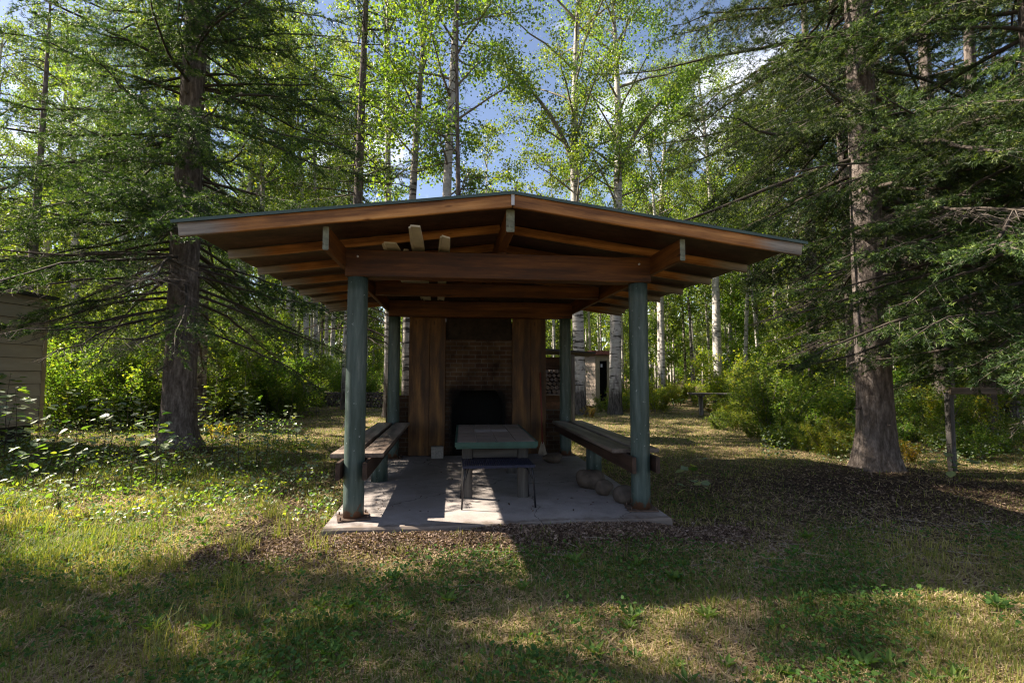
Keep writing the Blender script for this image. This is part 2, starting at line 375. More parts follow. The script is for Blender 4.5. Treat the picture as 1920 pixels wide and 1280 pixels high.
# ------------------------------------------------------------------ ground
def lump(x, y):
    return .030*np.sin(x*.9+1.3)*np.cos(y*.7) + .016*np.sin(x*2.3+y*1.7) + .010*np.sin(x*5.1-y*3.3+.5) + .006*np.sin(x*9+y*11)
def hgt(x, y):
    x = np.asarray(x, float); y = np.asarray(y, float)
    z = -.085 + lump(x, y)
    z = z + .035*np.exp(-((y+.55)/.35)**2)*np.exp(-((x-.0)/1.25)**2)      # litter heaped against the slab's front
    z = z - .02*np.exp(-((x-1.9)**2+(y+.3)**2)/.6)
    d = np.hypot(x+5.6, y-5.1); z = z + .10*np.exp(-(d/.9)**2)
    d = np.hypot(x-5.8, y-1.8); z = z + .10*np.exp(-(d/.9)**2)
    z = z + np.clip((-x-4)/12, 0, 1)*.16
    ins = (np.abs(x) < 1.75) & (y > -.3) & (y < 4.3)
    return np.where(ins, np.minimum(z, -.03), z)
def litterness(x, y):
    """where needles and dead leaves cover the soil"""
    x = np.asarray(x, float); y = np.asarray(y, float)
    nz = .5+.5*np.sin(x*2.1+y*1.3)*np.cos(x*1.1-y*2.6+1)
    a = np.exp(-(np.clip(np.abs(x-.2)-1.9, 0, 9)/.5)**2)*np.exp(-((y+.55)/.42)**2)
    b = np.exp(-((x+2.3)/.45)**2)*np.exp(-((y-.6)/1.6)**2)*.9
    c = np.exp(-(np.hypot((x-4.8)/2.7, (y-.8)/1.9))**4)*.95
    d = np.exp(-(np.hypot(x+5.6, y-4.8)/1.4)**2)*.9
    e = np.clip((y-12)/6, 0, 1)*.55
    return np.clip(a+b+c+d+e + (nz-.5)*.22, 0, 1)
def axis(lo, hi, n, far):
    near = np.linspace(lo, hi, n)
    g = np.geomspace(.3, far, 26)
    return np.concatenate([lo-g[::-1], near, hi+g])
gx = axis(-11, 11, 230, 260); gy = axis(-5, 14, 200, 300)
GX, GY = np.meshgrid(gx, gy); GZ = hgt(GX, GY)
m = MB(); nx, ny = len(gx), len(gy)
ii, jj = np.meshgrid(np.arange(ny-1), np.arange(nx-1), indexing='ij'); b0 = (ii*nx+jj).ravel()
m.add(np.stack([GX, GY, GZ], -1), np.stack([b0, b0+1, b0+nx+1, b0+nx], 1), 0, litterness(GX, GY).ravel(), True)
tag(m.build('ground', 'ground'), kind='structure')

# ------------------------------------------------------------------ the pavilion
PV = empty('picnic_pavilion', (0, 0, 0), 0, 'open timber picnic pavilion with green posts and low gable roof on a concrete slab', 'pavilion')
HB, HT = 2.35, 2.615           # underside and top of the lintel beams
SLOPE = (2.97-2.62)/2.7
def roofz(x): return 2.97 - abs(x)*SLOPE
# slab
m = MB()
sx0, sx1, sy0, sy1 = -1.66, 1.62, -.33, 4.25
xs = np.linspace(sx0, sx1, 15); front = -.33 + .02*np.sin(xs*3.1) + .008*np.sin(xs*11); front[-1] += .02
ring = [(x, y, 0) for x, y in zip(xs, front)] + [(sx1, sy1, 0), (sx0, sy1, 0)]
n = len(ring); top = np.array(ring); mid = top.copy(); mid[:, 2] = -.02; mid[:15, 1] -= .015; mid[14, 0] += .012; mid[0, 0] -= .01; bot = mid.copy(); bot[:, 2] = -.25
m.add(np.concatenate([top, mid, bot]), [(i+k*n, (i+1) % n+k*n, (i+1) % n+(k-1)*n, i+(k-1)*n) for i in range(n) for k in (1, 2)], 0)
m.f.append((np.array([list(range(n))]), 0, False))
m.build('floor_slab', 'concrete', PV)
POSTS = [(-1.45, 0, .098), (1.45, 0, .098), (-1.47, 3.49, .098), (1.45, 3.49, .098)]
for i, (x, y, r) in enumerate(POSTS):
    p = cyl('post', x, y, .012, HB, r, 'post', PV)
    q = MB(); q.box(-.15, .15, -.13, .13, -.006, .006)
    for a, b in ((-.125, -.105), (.125, -.105), (-.125, .105), (.125, .105)): q.tube([(a, b, .004), (a, b, .035)], [.008, .008], 8)
    bp = q.build('base_plate', 'rust', p); bp.location = (0, 0, -(HB-.012)/2 - .002); bp.rotation_euler.z = (.25, -.12, 0, 0)[i]
# lintel beams
beam('lintel_beam', (-1.56, 0, (HB+HT)/2), (1.56, 0, (HB+HT)/2+.004), .19, HT-HB, 'stained', PV)
beam('lintel_beam', (-1.53, 1.75, 2.53), (1.53, 1.75, 2.53), .09, .17, 'stained', PV)
for x_ in (-1.44, 1.43):
    q = MB(); q.tube([(x_, -.11, 2.545), (x_, -.085, 2.545)], [.009, .012], 8); q.build('bolt', 'trim', PV)
beam('lintel_beam', (-1.56, 3.49, (HB+HT)/2), (1.56, 3.49, (HB+HT)/2), .19, HT-HB, 'stained', PV)
# ridge beam and the two purlins that run front to back
Y0, Y1 = -.86, 4.15
beam('ridge_beam', (-.01, Y0+.07, 2.745), (-.01, Y1-.1, 2.745), .075, .20, 'stained', PV, ends='endgrain')
for s in (-1, 1):
    beam('purlin', (s*1.58, Y0+.07, 2.535), (s*1.58, Y1-.1, 2.535), .05, .20, 'stained', PV, ends='endgrain')
# king block on the front lintel
beam('ridge_block', (-.01, -.05, 2.62), (-.01, .05, 2.62), .08, .10, 'stained', PV)
# rafters
th = .020
for k, y in enumerate([-.03, .75, 1.53, 2.30, 3.03, 3.80]):
    for s in (-1, 1):
        hw = .085; zt = .028
        e = 2.66 + R.uniform(-.02, .02); nrm = (s*SLOPE, 0, 1)
        o = beam('rafter', (s*.03, y, roofz(0)-zt-hw/2-.012), (s*e, y, roofz(e)-zt-hw/2-.012), .042, hw, 'fascia', PV, up=nrm)
for s in (-1, 1):
    for y in (Y0, Y1):
        o = beam('fascia', (s*.012, y, roofz(0)-.072), (s*2.70, y, roofz(2.70)-.072), .038, .115, 'fascia', PV, up=(s*SLOPE, 0, 1))
q = MB(); q.box(-.014, .014, -.004, .004, -.06, .06); q.build('ridge_bracket', 'trim', PV).location = (0, Y0-.024, 2.915)
# sheathing and green metal roof
for s in (-1, 1):
    q = MB(); e = 2.72; z = lambda x, d: roofz(x)-d
    def slab(x0, x1, y0, y1, d0, d1, mi=0):
        V = [(s*x0, y0, roofz(x0)-d0), (s*x1, y0, roofz(x1)-d0), (s*x1, y1, roofz(x1)-d0), (s*x0, y1, roofz(x0)-d0),
             (s*x0, y0, roofz(x0)-d1), (s*x1, y0, roofz(x1)-d1), (s*x1, y1, roofz(x1)-d1), (s*x0, y1, roofz(x0)-d1)]
        Fq = [(0, 1, 2, 3), (7, 6, 5, 4), (0, 4, 5, 1), (1, 5, 6, 2), (2, 6, 7, 3), (3, 7, 4, 0)]
        if s < 0: Fq = [f[::-1] for f in Fq]
        q.add(V, Fq, mi)
    slab(.002, e, Y0+.022, Y1-.022, .014, .028); q.build('roof_sheathing', 'darkwood', PV)
    q = MB(); slab(.001, e+.03, Y0-.035, Y1+.035, -.004, .006)
    slab(.001, e+.03, Y0-.038, Y0-.030, -.006, .020); slab(.001, e+.03, Y1+.030, Y1+.038, -.006, .020)
    for k in range(13):
        yy = Y0+.2+k*.38; slab(.03, e+.028, yy, yy+.022, -.022, -.0045)
    q.build('roof_panel', 'roofmetal', PV)
q = MB()
q.add([(-.12, Y0-.03, roofz(.12)+.0075), (0, Y0-.03, roofz(0)+.012), (.12, Y0-.03, roofz(.12)+.0075), (-.12, Y1+.03, roofz(.12)+.0075), (0, Y1+.03, roofz(0)+.012), (.12, Y1+.03, roofz(.12)+.0075),
       (-.12, Y0-.03, roofz(.12)+.0045), (0, Y0-.03, roofz(0)+.0045), (.12, Y0-.03, roofz(.12)+.0045)],
      [(0, 1, 4, 3), (1, 2, 5, 4), (6, 7, 1, 0), (7, 8, 2, 1)], 0); q.build('ridge_cap', 'roofmetal', PV)
q = MB()
for s in (-1, 1):
    V = [(0, 3.60, 2.60), (s*2.3, 3.60, 2.60), (s*2.3, 3.60, roofz(2.3)-.03), (0, 3.60, 2.94), (0, 3.62, 2.60), (s*2.3, 3.62, 2.60), (s*2.3, 3.62, roofz(2.3)-.03), (0, 3.62, 2.94)]
    q.add(V, [(0, 1, 2, 3), (7, 6, 5, 4), (0, 4, 5, 1)] if s > 0 else [(3, 2, 1, 0), (4, 5, 6, 7), (1, 5, 4, 0)])
q.build('gable_infill', 'darkwood', PV)
# built-in benches along both sides
for s, lab in ((-1, 'left'), (1, 'right')):
    bn = bpy.data.objects.new('bench', None); C.objects.link(bn); bn.parent = PV; bn.location = (0, 0, 0)
    for a in (-1, 1):
        beam('stringer', (s*1.45+a*.125, -.16, .472), (s*1.45+a*.125, 3.66, .472), .042, .165, 'stringer', bn)
        beam('seat_plank', (s*1.45+a*.145, .13, .577), (s*1.45+a*.145, 3.36, .577), .235, .042, 'bench', bn)
    for yy in (.20, 1.72, 3.24):
        beam('cross_block', (s*1.45-.10, yy, .50), (s*1.45+.10, yy, .50), .06, .10, 'stringer', bn)
    cyl('pedestal', s*1.44, 1.72, .0, .445, .105, 'post', bn)

# beige gutter lengths stored up on the beams
def gutter(x0, y0, z0, x1, y1, z1, label, w=.12, h=.07, roll=0):
    L = math.dist((x0, y0, z0), (x1, y1, z1)); q = MB()
    prof = [(-w*.5, .012), (-w*.46, 0), (w*.30, 0), (w*.34, -.012), (w*.5, -.014), (w*.5, .0), (w*.38, .004), (w*.34, .016), (-w*.46, .016)]
    k = len(prof); xs = np.linspace(-L/2, L/2, 9)
    V = [(x + (abs(a)*.5 if i == 0 else 0), a*(.8 if i == 0 else 1), b) for i, x in enumerate(xs) for a, b in prof]
    q.add(V, [(i*k+j, (i+1)*k+j, (i+1)*k+(j+1) % k, i*k+(j+1) % k) for i in range(8) for j in range(k)])
    q.f.append((np.array([list(range(k))]), 0, False)); q.f.append((np.array([[8*k+j for j in range(k)][::-1]]), 0, False))
    o = q.build('gutter_length', 'vinyl')
    X = Vector((x1-x0, y1-y0, z1-z0)).normalized(); Y = Vector((0, 0, 1)).cross(X).normalized(); Z = X.cross(Y)
    o.matrix_world = Matrix.Translation(((x0+x1)/2, (y0+y1)/2, (z0+z1)/2)) @ Matrix((X, Y, Z)).transposed().to_4x4() @ Matrix.Rotation(roll, 4, 'X')
    return tag(o, label, 'gutter', 'beige gutter lengths stored on the beams')

# ------------------------------------------------------------------ fireplace wall
FP = empty('outdoor_fireplace', (0, 3.66, 0), 0, 'timber clad brick fireplace closing the back of the pavilion, sooty black hearth', 'fireplace')
def fbox(name, x0, x1, y0, y1, z0, z1, mat):
    q = MB(); q.box(x0, x1, y0-3.66, y1-3.66, z0, z1); return q.build(name, mat, FP)
for i, (x0, x1) in enumerate([(-1.235, -.89), (-.888, -.62), (.54, .86), (.862, 1.135)]):
    beam('wall_panel', ((x0+x1)/2, 3.66 + .004*(i % 2), .012), ((x0+x1)/2, 3.66 + .004*(i % 2), 2.43), x1-x0, .045, 'panel', FP, bev=.003, up=(0, 1, 0))
# brick breast with hearth opening
q = MB()
xa, xb, oa, ob, zo0, zo1 = -.615, .535, -.50, .42, .35, 1.10
def bb(x0, x1, z0, z1): q.box(x0, x1, .0, .10, z0, z1)
bb(xa, oa, 0, zo1); bb(ob, xb, 0, zo1); bb(xa, xb, zo1+.001, 1.98); bb(oa+.001, ob-.001, 0, zo0)
# chamfered shoulders of the opening
for sx, x in ((1, oa), (-1, ob)):
    V = [(x, .002, zo1), (x+sx*.16, .002, zo1), (x, .002, zo1-.26), (x, .09, zo1), (x+sx*.16, .09, zo1), (x, .09, zo1-.26)]
    q.add(V, [(0, 1, 2), (5, 4, 3)], 0); q.add(V, [(1, 4, 5, 2)], 0)
q.build('brick_breast', 'brick', FP)
q = MB(); q.box(oa-.02, ob+.02, .50, .56, .2, 1.3); q.box(oa-.04, oa-.002, .101, .5, .2, 1.3); q.box(ob+.002, ob+.04, .101, .5, .2, 1.3); q.box(oa, ob, .101, .5, .30, .35); q.box(oa, ob, .101, .5, 1.14, 1.3)
q.build('firebox', 'soot_and_shade', FP)
fbox('hood_shade_board', -.615, .535, 3.70, 3.74, 1.982, 2.43, 'hood')  # flat board painted near black in place of the dark hood void
fbox('back_wall', -1.23, 1.13, 4.23, 4.27, 0, 2.345, 'brick')
fbox('side_wall', -1.23, -1.19, 3.69, 4.23, 0, 2.345, 'panel'); fbox('side_wall', 1.09, 1.13, 3.69, 4.23, 0, 2.345, 'panel')
for x0, x1 in ((-1.62, -1.24), (1.14, 1.60)):
    fbox('low_wall', x0, x1, 3.74, 3.90, 0, (1.02 if x0 < 0 else .75), 'brick')

# cinder block, broom
q = MB(); q.box(-.10, .10, -.07, .07, 0, .185)
for a in (-.05, .05): q.box(a-.03, a+.03, -.05, .05, .1851, .1853)
o = q.build('cinder_block', 'block'); o.location = (-.74, 3.48, 0); o.rotation_euler.z = .05
tag(o, 'grey cinder block standing on the slab against the left fireplace panels', 'cinder block')
br = empty('broom', (1.04, 3.50, 0), 0, 'old broom with red handle leaning on the right end of the fireplace', 'broom')
q = MB(); q.tube([(0, -.02, .2), (-.01, .11, 1.42)], [.012, .012], 10); q.build('handle', 'redhandle', br)
q = MB()
for i in range(60):
    a = i/59; q.tube([(-.02+.04*a, -.02, .23), (-.075+.15*a, -.04+R.uniform(-.02, .02), R.uniform(0, .02)+.005)], [.004, .003], 4)
q.build('bristles', 'straw', br)

# ------------------------------------------------------------------ tables
TB = empty('picnic_table', (0, 1.35, 0), -.02, 'low table with stone tile top and green rim in the middle of the slab', 'table')
q = MB(); q.box(-.44, .44, -.95, .95, .585, .606); q.box(-.45, .45, -.965, -.94, .6065, .655); q.box(-.45, .45, .94, .965, .6065, .655); q.box(-.455, -.43, -.939, .939, .6065, .655); q.box(.43, .455, -.939, .939, .6065, .655)
q.build('table_frame', 'greenrim', TB)
q = MB(); q.box(-.43, .43, -.94, .94, .607, .648); q.build('grout_bed', 'grout', TB)
q = MB(); nx_, ny_ = 4, 6; tw = .86/nx_; tl = 1.88/ny_
for i in range(nx_):
    for j in range(ny_):
        pale = 1.0 if (i in (1, 2) and j == 3) else R.uniform(.0, .75)
        x0 = -.43+i*tw; y0 = -.94+j*tl; q.box(x0+.005, x0+tw-.005, y0+.005, y0+tl-.005, .6485, .657, 0, pale)
q.build('tile_top', 'tile', TB)
for s in (-1, 1):
    for t in (-1, 1):
        beam('leg', (s*.315, t*.70, 0), (s*.315, t*.70, .574), .12, .05, 'blackplank', TB, up=(0, 1, 0), local=True)
beam('cross_rail', (-.25, .70, .30), (.25, .70, .30), .05, .10, 'blackplank', TB, local=True)
beam('cross_rail', (-.25, -.70, .50), (.25, -.70, .50), .05, .10, 'blackplank', TB, local=True)

SD = empty('side_table', (-.015, .42, 0), .0, 'small folding table with dark ribbed top and thin legs before the tiled table', 'side table')
q = MB()
for i in range(34):
    x = -.375 + i*.0221; q.box(x, x+.015, -.25, .25, .432, .444)
q.box(-.38, .38, -.262, -.2505, .418, .446); q.box(-.38, .38, .2505, .262, .418, .446); q.box(-.38, .38, -.02, .02, .424, .4315)
q.build('slat_top', 'navy', SD)
for s in (-1, 1):
    for t in (-1, 1):
        q = MB(); q.tube([(s*.345, t*.235, .43), (s*.365, t*.238, .30), (s*.385, t*.245, 0)], [.010, .010, .010], 10); q.build('leg', 'black', SD)
    q = MB(); q.tube([(s*.35, -.235, .30), (s*.30, -.05, .42)], [.006, .006], 8); q.tube([(s*.35, .235, .30), (s*.30, .05, .42)], [.006, .006], 8); q.build('brace', 'black', SD)

# ------------------------------------------------------------------ boulders
def boulder(x, y, r, label, seed, sq=(1, 1, .75), zb=0):
    rg = np.random.default_rng(seed); u = np.linspace(0, np.pi, 13)[1:-1]; v = np.arange(18)*2*np.pi/18
    U, Vv = np.meshgrid(u, v, indexing='ij'); D = np.stack([np.sin(U)*np.cos(Vv), np.sin(U)*np.sin(Vv), np.cos(U)], -1)
    k = rg.normal(size=(6, 3))*1.6; ph = rg.uniform(0, 6, 6)
    bump = sum(np.sin(D@k[i]+ph[i]) for i in range(6))*.06
    P = D*(1+bump)[..., None]*r*np.array(sq); P[..., 2] = np.maximum(P[..., 2]+r*sq[2]*.85, 0)
    n1, n2 = P.shape[:2]; q = MB(); i, j = np.meshgrid(np.arange(n1-1), np.arange(n2), indexing='ij')
    q.add(P, np.stack([i*n2+j, (i+1)*n2+j, (i+1)*n2+(j+1) % n2, i*n2+(j+1) % n2], -1).reshape(-1, 4), 0, None, True)
    q.f.append((np.array([list(range(n2))]), 0, True)); q.f.append((np.array([[(n1-1)*n2+t for t in range(n2)][::-1]]), 0, True))
    o = q.build('boulder', 'rock'); o.location = (x, y, zb); return tag(o, label, 'boulder', 'boulders under the right bench')
boulder(1.20, 1.02, .155, 'broad rounded boulder under the right bench, largest of the rocks', 3)
boulder(1.25, .62, .11, 'small boulder in front of the broad one under the right bench', 4, (1, 1, .8))
boulder(1.36, .25, .13, 'dark boulder tucked behind the right front post', 5, (1, .9, .8))
boulder(1.08, 2.75, .12, 'reddish boulder by the back right post', 6, (1.2, 1, .7))

gutter(-.845, -.80, 2.665, -.93, 3.45, 2.632, 'middle beige gutter length on the beams, its upturned end sticking out farthest', .125)
gutter(-.585, -.52, 2.655, -.70, 3.40, 2.632, 'right hand beige gutter length resting on the front beam', .115, roll=.25)
gutter(-1.12, -.30, 2.640, -1.10, 2.95, 2.632, 'wide beige gutter length on the left, resting flat on the front beam', .17)
gutter(-.99, .02, 2.650, -.99, 3.30, 2.632, 'thin beige gutter length seen only behind the front beam', .07, .045)

# ------------------------------------------------------------------ vegetation helpers
def unit(a): return a/(np.linalg.norm(a, axis=-1, keepdims=True)+1e-9)
def leaves(mb, P, N, size, mi=0, rnd=None, rng=RNG, aspect=.8, axis=None, fold=.18, six=False):
    """one small folded leaf per point: P centres, N normals"""
    n = len(P)
    if n == 0: return
    N = unit(N); A = rng.normal(size=(n, 3)) if axis is None else axis
    A = unit(A - (A*N).sum(1)[:, None]*N); Bv = np.cross(N, A)
    s = (size*rng.uniform(.45, 1.35, n))[:, None] if np.isscalar(size) else np.asarray(size)[:, None]
    if rnd is None: rnd = rng.random(n)
    if six:
        V = np.stack([P-A*s*.52, P-A*s*.28+Bv*s*.42*aspect+N*s*fold*.5, P+A*s*.14+Bv*s*.50*aspect+N*s*fold*.6, P+A*s*.58-N*s*.05, P+A*s*.14-Bv*s*.50*aspect+N*s*fold*.6, P-A*s*.28-Bv*s*.42*aspect+N*s*fold*.5], 1)
        b = np.arange(n)[:, None]*6
        mb.add(V, np.concatenate([b+np.array([0, 1, 2, 3]), b+np.array([0, 3, 4, 5])]), mi, np.repeat(rnd, 6)); return
    V = np.stack([P-A*s*.5, P+Bv*s*.5*aspect+N*s*fold, P+A*s*.5, P-Bv*s*.5*aspect+N*s*fold], 1)
    mb.add(V, (np.arange(n)[:, None]*4+np.arange(4)), mi, np.repeat(rnd, 4))
def sticks(mb, P0, P1, r0, r1, mi=0, rng=RNG):
    """thin three-sided twigs"""
    n = len(P0)
    if n == 0: return
    T = unit(P1-P0); A = unit(np.cross(T, rng.normal(size=(n, 3)))); Bv = np.cross(T, A)
    r0 = np.broadcast_to(np.asarray(r0, float), (n,))[:, None]; r1 = np.broadcast_to(np.asarray(r1, float), (n,))[:, None]
    V = []
    for a in (0, 2.094, 4.189):
        d = A*math.cos(a)+Bv*math.sin(a); V += [P0+d*r0, P1+d*r1]
    V = np.stack(V, 1); b = np.arange(n)[:, None]*6
    mb.add(V, np.concatenate([b+np.array([0, 2, 3, 1]), b+np.array([2, 4, 5, 3]), b+np.array([4, 0, 1, 5])]), mi)
def needles(mb, P0, P1, k, ln, w, mi, rng, base=.5, var=.25):
    """k needles on every twig P0-P1, pointing forwards and outwards"""
    n = len(P0)
    if n == 0: return
    T = np.repeat(unit(P1-P0), k, 0); t = rng.random(n*k)[:, None]
    P = np.repeat(P0, k, 0)*(1-t)+np.repeat(P1, k, 0)*t
    D = unit(T*.75 + unit(np.cross(T, rng.normal(size=(n*k, 3))))*.8 + np.array([0, 0, .12])); S = unit(np.cross(D, rng.normal(size=(n*k, 3))))*w*.5
    L = (ln*rng.uniform(.7, 1.2, n*k))[:, None]
    V = np.stack([P-S, P+S, P+D*L], 1)
    tw = np.repeat(np.clip(base+rng.normal(size=n)*var, 0, 1), k)
    mb.add(V, np.arange(n*k)[:, None]*3+np.arange(3), mi, np.repeat(np.clip(tw+rng.normal(size=n*k)*.12, 0, 1), 3))

def trunk_mb(H, r0, rng, bend=.15, flare=.5, k=20, knots=0, taper=.9, lean=(0, 0), rough=.03):
    n = 46; z = np.concatenate([[-.25, -.05, .08, .2, .4], np.linspace(.65, H, n)]); t = np.clip(z/H, 0, 1)
    ph = rng.uniform(0, 6, 4)
    X = lean[0]*t*H + bend*(np.sin(t*3.1+ph[0])-math.sin(ph[0]))*t; Y = lean[1]*t*H + bend*(np.sin(t*2.7+ph[1])-math.sin(ph[1]))*t
    rad = r0*((1-t)**.75*taper+.05) + r0*flare*np.exp(-np.clip(z+.05, 0, 9)/.28)
    P = np.stack([X, Y, z], 1)
    th = np.arange(k)*2*np.pi/k; lob = 1 + .16*flare*np.exp(-np.clip(z, 0, 9)/.5)[:, None]*np.sin(th*5+ph[2]) + rough*rng.normal(size=(len(z), k)) + .03*np.sin(th*3+ph[3]+z[:, None]*.6)
    R_ = rad[:, None]*lob
    V = P[:, None] + np.stack([R_*np.cos(th), R_*np.sin(th), 0*R_], -1)
    mb = MB(); i = np.arange(len(z)-1)[:, None]*k; j = np.arange(k)[None]; j2 = (j+1) % k
    mb.add(V, np.stack([i+j, i+j2, i+k+j2, i+k+j], -1).reshape(-1, 4), 0, None, True)
    for _ in range(knots):                          # stubs of dead branches
        zz = rng.uniform(.6, H*.4); a = rng.uniform(0, 6.28); rr = float(np.interp(zz, z, rad)); c = np.array([np.interp(zz, z, X), np.interp(zz, z, Y), zz])
        d = np.array([math.cos(a), math.sin(a), rng.uniform(-.3, .2)]); L = rng.uniform(.03, .11)
        mb.tube([c+d*rr*.7, c+d*(rr+L*.3), c+d*(rr+L)], [.034, .024, rng.uniform(.008, .018)], 6, 0)
    f = lambda zz: np.array([np.interp(zz, z, X), np.interp(zz, z, Y), zz]); g = lambda zz: float(np.interp(zz, z, rad))
    return mb, f, g

def spruce(name, H, r0, Lmax, z0, seed, zg=3.0, dens=1.15, zmax=None, knots=26, nl=.040, green=1.0, az_keep=None, step=.30, droop=.28):
    """trunk, and one crown of whorled boughs: bare grey twigs inside and low down, needles outside and higher"""
    rng = np.random.default_rng(seed); root = empty(name)
    tb, f, g = trunk_mb(H, r0, rng, .12, .55, 24, knots); tb.build('trunk', 'spruce_bark', root)
    mb = MB(); z = z0; A0 = []; A1 = []; dead0 = []; dead1 = []; sec0 = []; sec1 = []; br0 = []
    while z < min(H*.97, zmax or 99):
        for q in range(rng.integers(3, 6) if z < H*.6 else 4):
            az = rng.uniform(0, 2*np.pi)
            if az_keep and not az_keep(az, z): continue
            u = (z-z0)/(H-z0); L = Lmax*(1-u)**.75*(.55+.45*min(1, (z-z0+.8)/2.2))*rng.uniform(.7, 1.12)
            if L < .3: L = .3
            el = rng.uniform(-.22, .05) if z < H*.35 else rng.uniform(-.05, .3)
            n = 10; t = np.linspace(0, 1, n); h = np.array([math.cos(az), math.sin(az), 0]); side = np.array([-h[1], h[0], 0])
            cur = rng.uniform(-.32, .32)
            P = f(z) + h*(t*L)[:, None] + side*(cur*L*t**2)[:, None]; P[:, 2] += L*(math.tan(el)*t - droop*t**1.6*(1-u) + .17*np.clip(t-.55, 0, 1)**1.3)
            P += rng.normal(size=P.shape)*.03*t[:, None]; P[:, 2] += .035*L*np.sin(t*rng.uniform(4, 8)+rng.uniform(0, 6))*t
            rb = .007+.0062*L; mb.tube(P, rb*(1-t)**.8+.004, 5, 0, False)
            gz = np.clip((z-zg)/1.8+.5, 0, 1)       # how green this bough is
            dead_b = rng.random() > (.25+.75*gz)*green
            ns = int(L/.085*dens); ts = np.sort(rng.uniform(.10, .985, ns)); sgn = np.where(np.arange(ns) % 2, 1, -1)
            T = unit(np.gradient(P, axis=0)); Ti = np.stack([np.interp(ts, t, T[:, c]) for c in range(3)], 1); Pi = np.stack([np.interp(ts, t, P[:, c]) for c in range(3)], 1)
            ls = (.14 + .27*L*(1-ts)**.75*np.clip(ts*2.5, .35, 1))*rng.uniform(.45, 1.2, ns); ls = np.minimum(ls, .8)
            sd = unit(Ti*.62 + np.cross(Ti, [0, 0, 1.])*sgn[:, None]*.85 + np.array([0, 0, -.16]) + rng.normal(size=(ns, 3))*.16)
            S1 = Pi+sd*ls[:, None]; S1[:, 2] -= rng.uniform(.0, .42)*ls**1.2
            isg = (~np.full(ns, dead_b)) & (ts > (.50-.42*gz)*rng.uniform(.7, 1.3, ns)) & (rng.random(ns) < .93)
            br0.append((Pi, S1, np.full(ns, 1)))
            nt_ = np.maximum(3, (ls/.042*dens).astype(int)); idx = np.repeat(np.arange(ns), nt_)
            tt = rng.uniform(.08, 1, len(idx)); Q0 = Pi[idx]*(1-tt[:, None])+S1[idx]*tt[:, None]; sg = np.where(rng.random(len(idx)) < .5, 1, -1)
            sdi = sd[idx]; lt = (.05+.30*ls[idx]*(1-tt)**.7)*rng.uniform(.6, 1.2, len(idx))
            td = unit(sdi*.66+np.cross(sdi, [0, 0, 1.])*sg[:, None]*.75+np.array([0, 0, -.16])+rng.normal(size=(len(idx), 3))*.36)
            Q1 = Q0+td*lt[:, None]; gm = isg[idx]
            A0.append(Q0[gm]); A1.append(Q1[gm]); dm = ~gm & (rng.random(len(gm)) < .62); dead0.append(Q0[dm]); dead1.append(Q1[dm])
            m2 = isg; mid = (Pi+S1)/2; sec0.append(mid[m2]); sec1.append(S1[m2])
            tip = P[6:-1]; 
            if not dead_b: sec0.append(tip); sec1.append(P[7:])
        z += step*rng.uniform(.7, 1.3)*(.72 if z < 4.5 else 1 if z < H*.5 else 1.15)
    S0 = np.concatenate([b[0] for b in br0]); S1 = np.concatenate([b[1] for b in br0]); sticks(mb, S0, S1, .0034, .0014, 2, rng)
    D0 = np.concatenate(dead0); D1 = np.concatenate(dead1); sticks(mb, D0, D1, .0019, .0010, 2, rng)
    a0 = np.concatenate(A0); a1 = np.concatenate(A1); kk = 16
    needles(mb, a0, a1, kk, nl, nl*.20, 1, rng, .36, .26)
    s0 = np.concatenate(sec0); s1 = np.concatenate(sec1); needles(mb, s0, s1, 26, nl, nl*.20, 1, rng, .33, .24)
    mb.build('crown', ['twig', 'needle', 'twiggrey'], root)
    return root

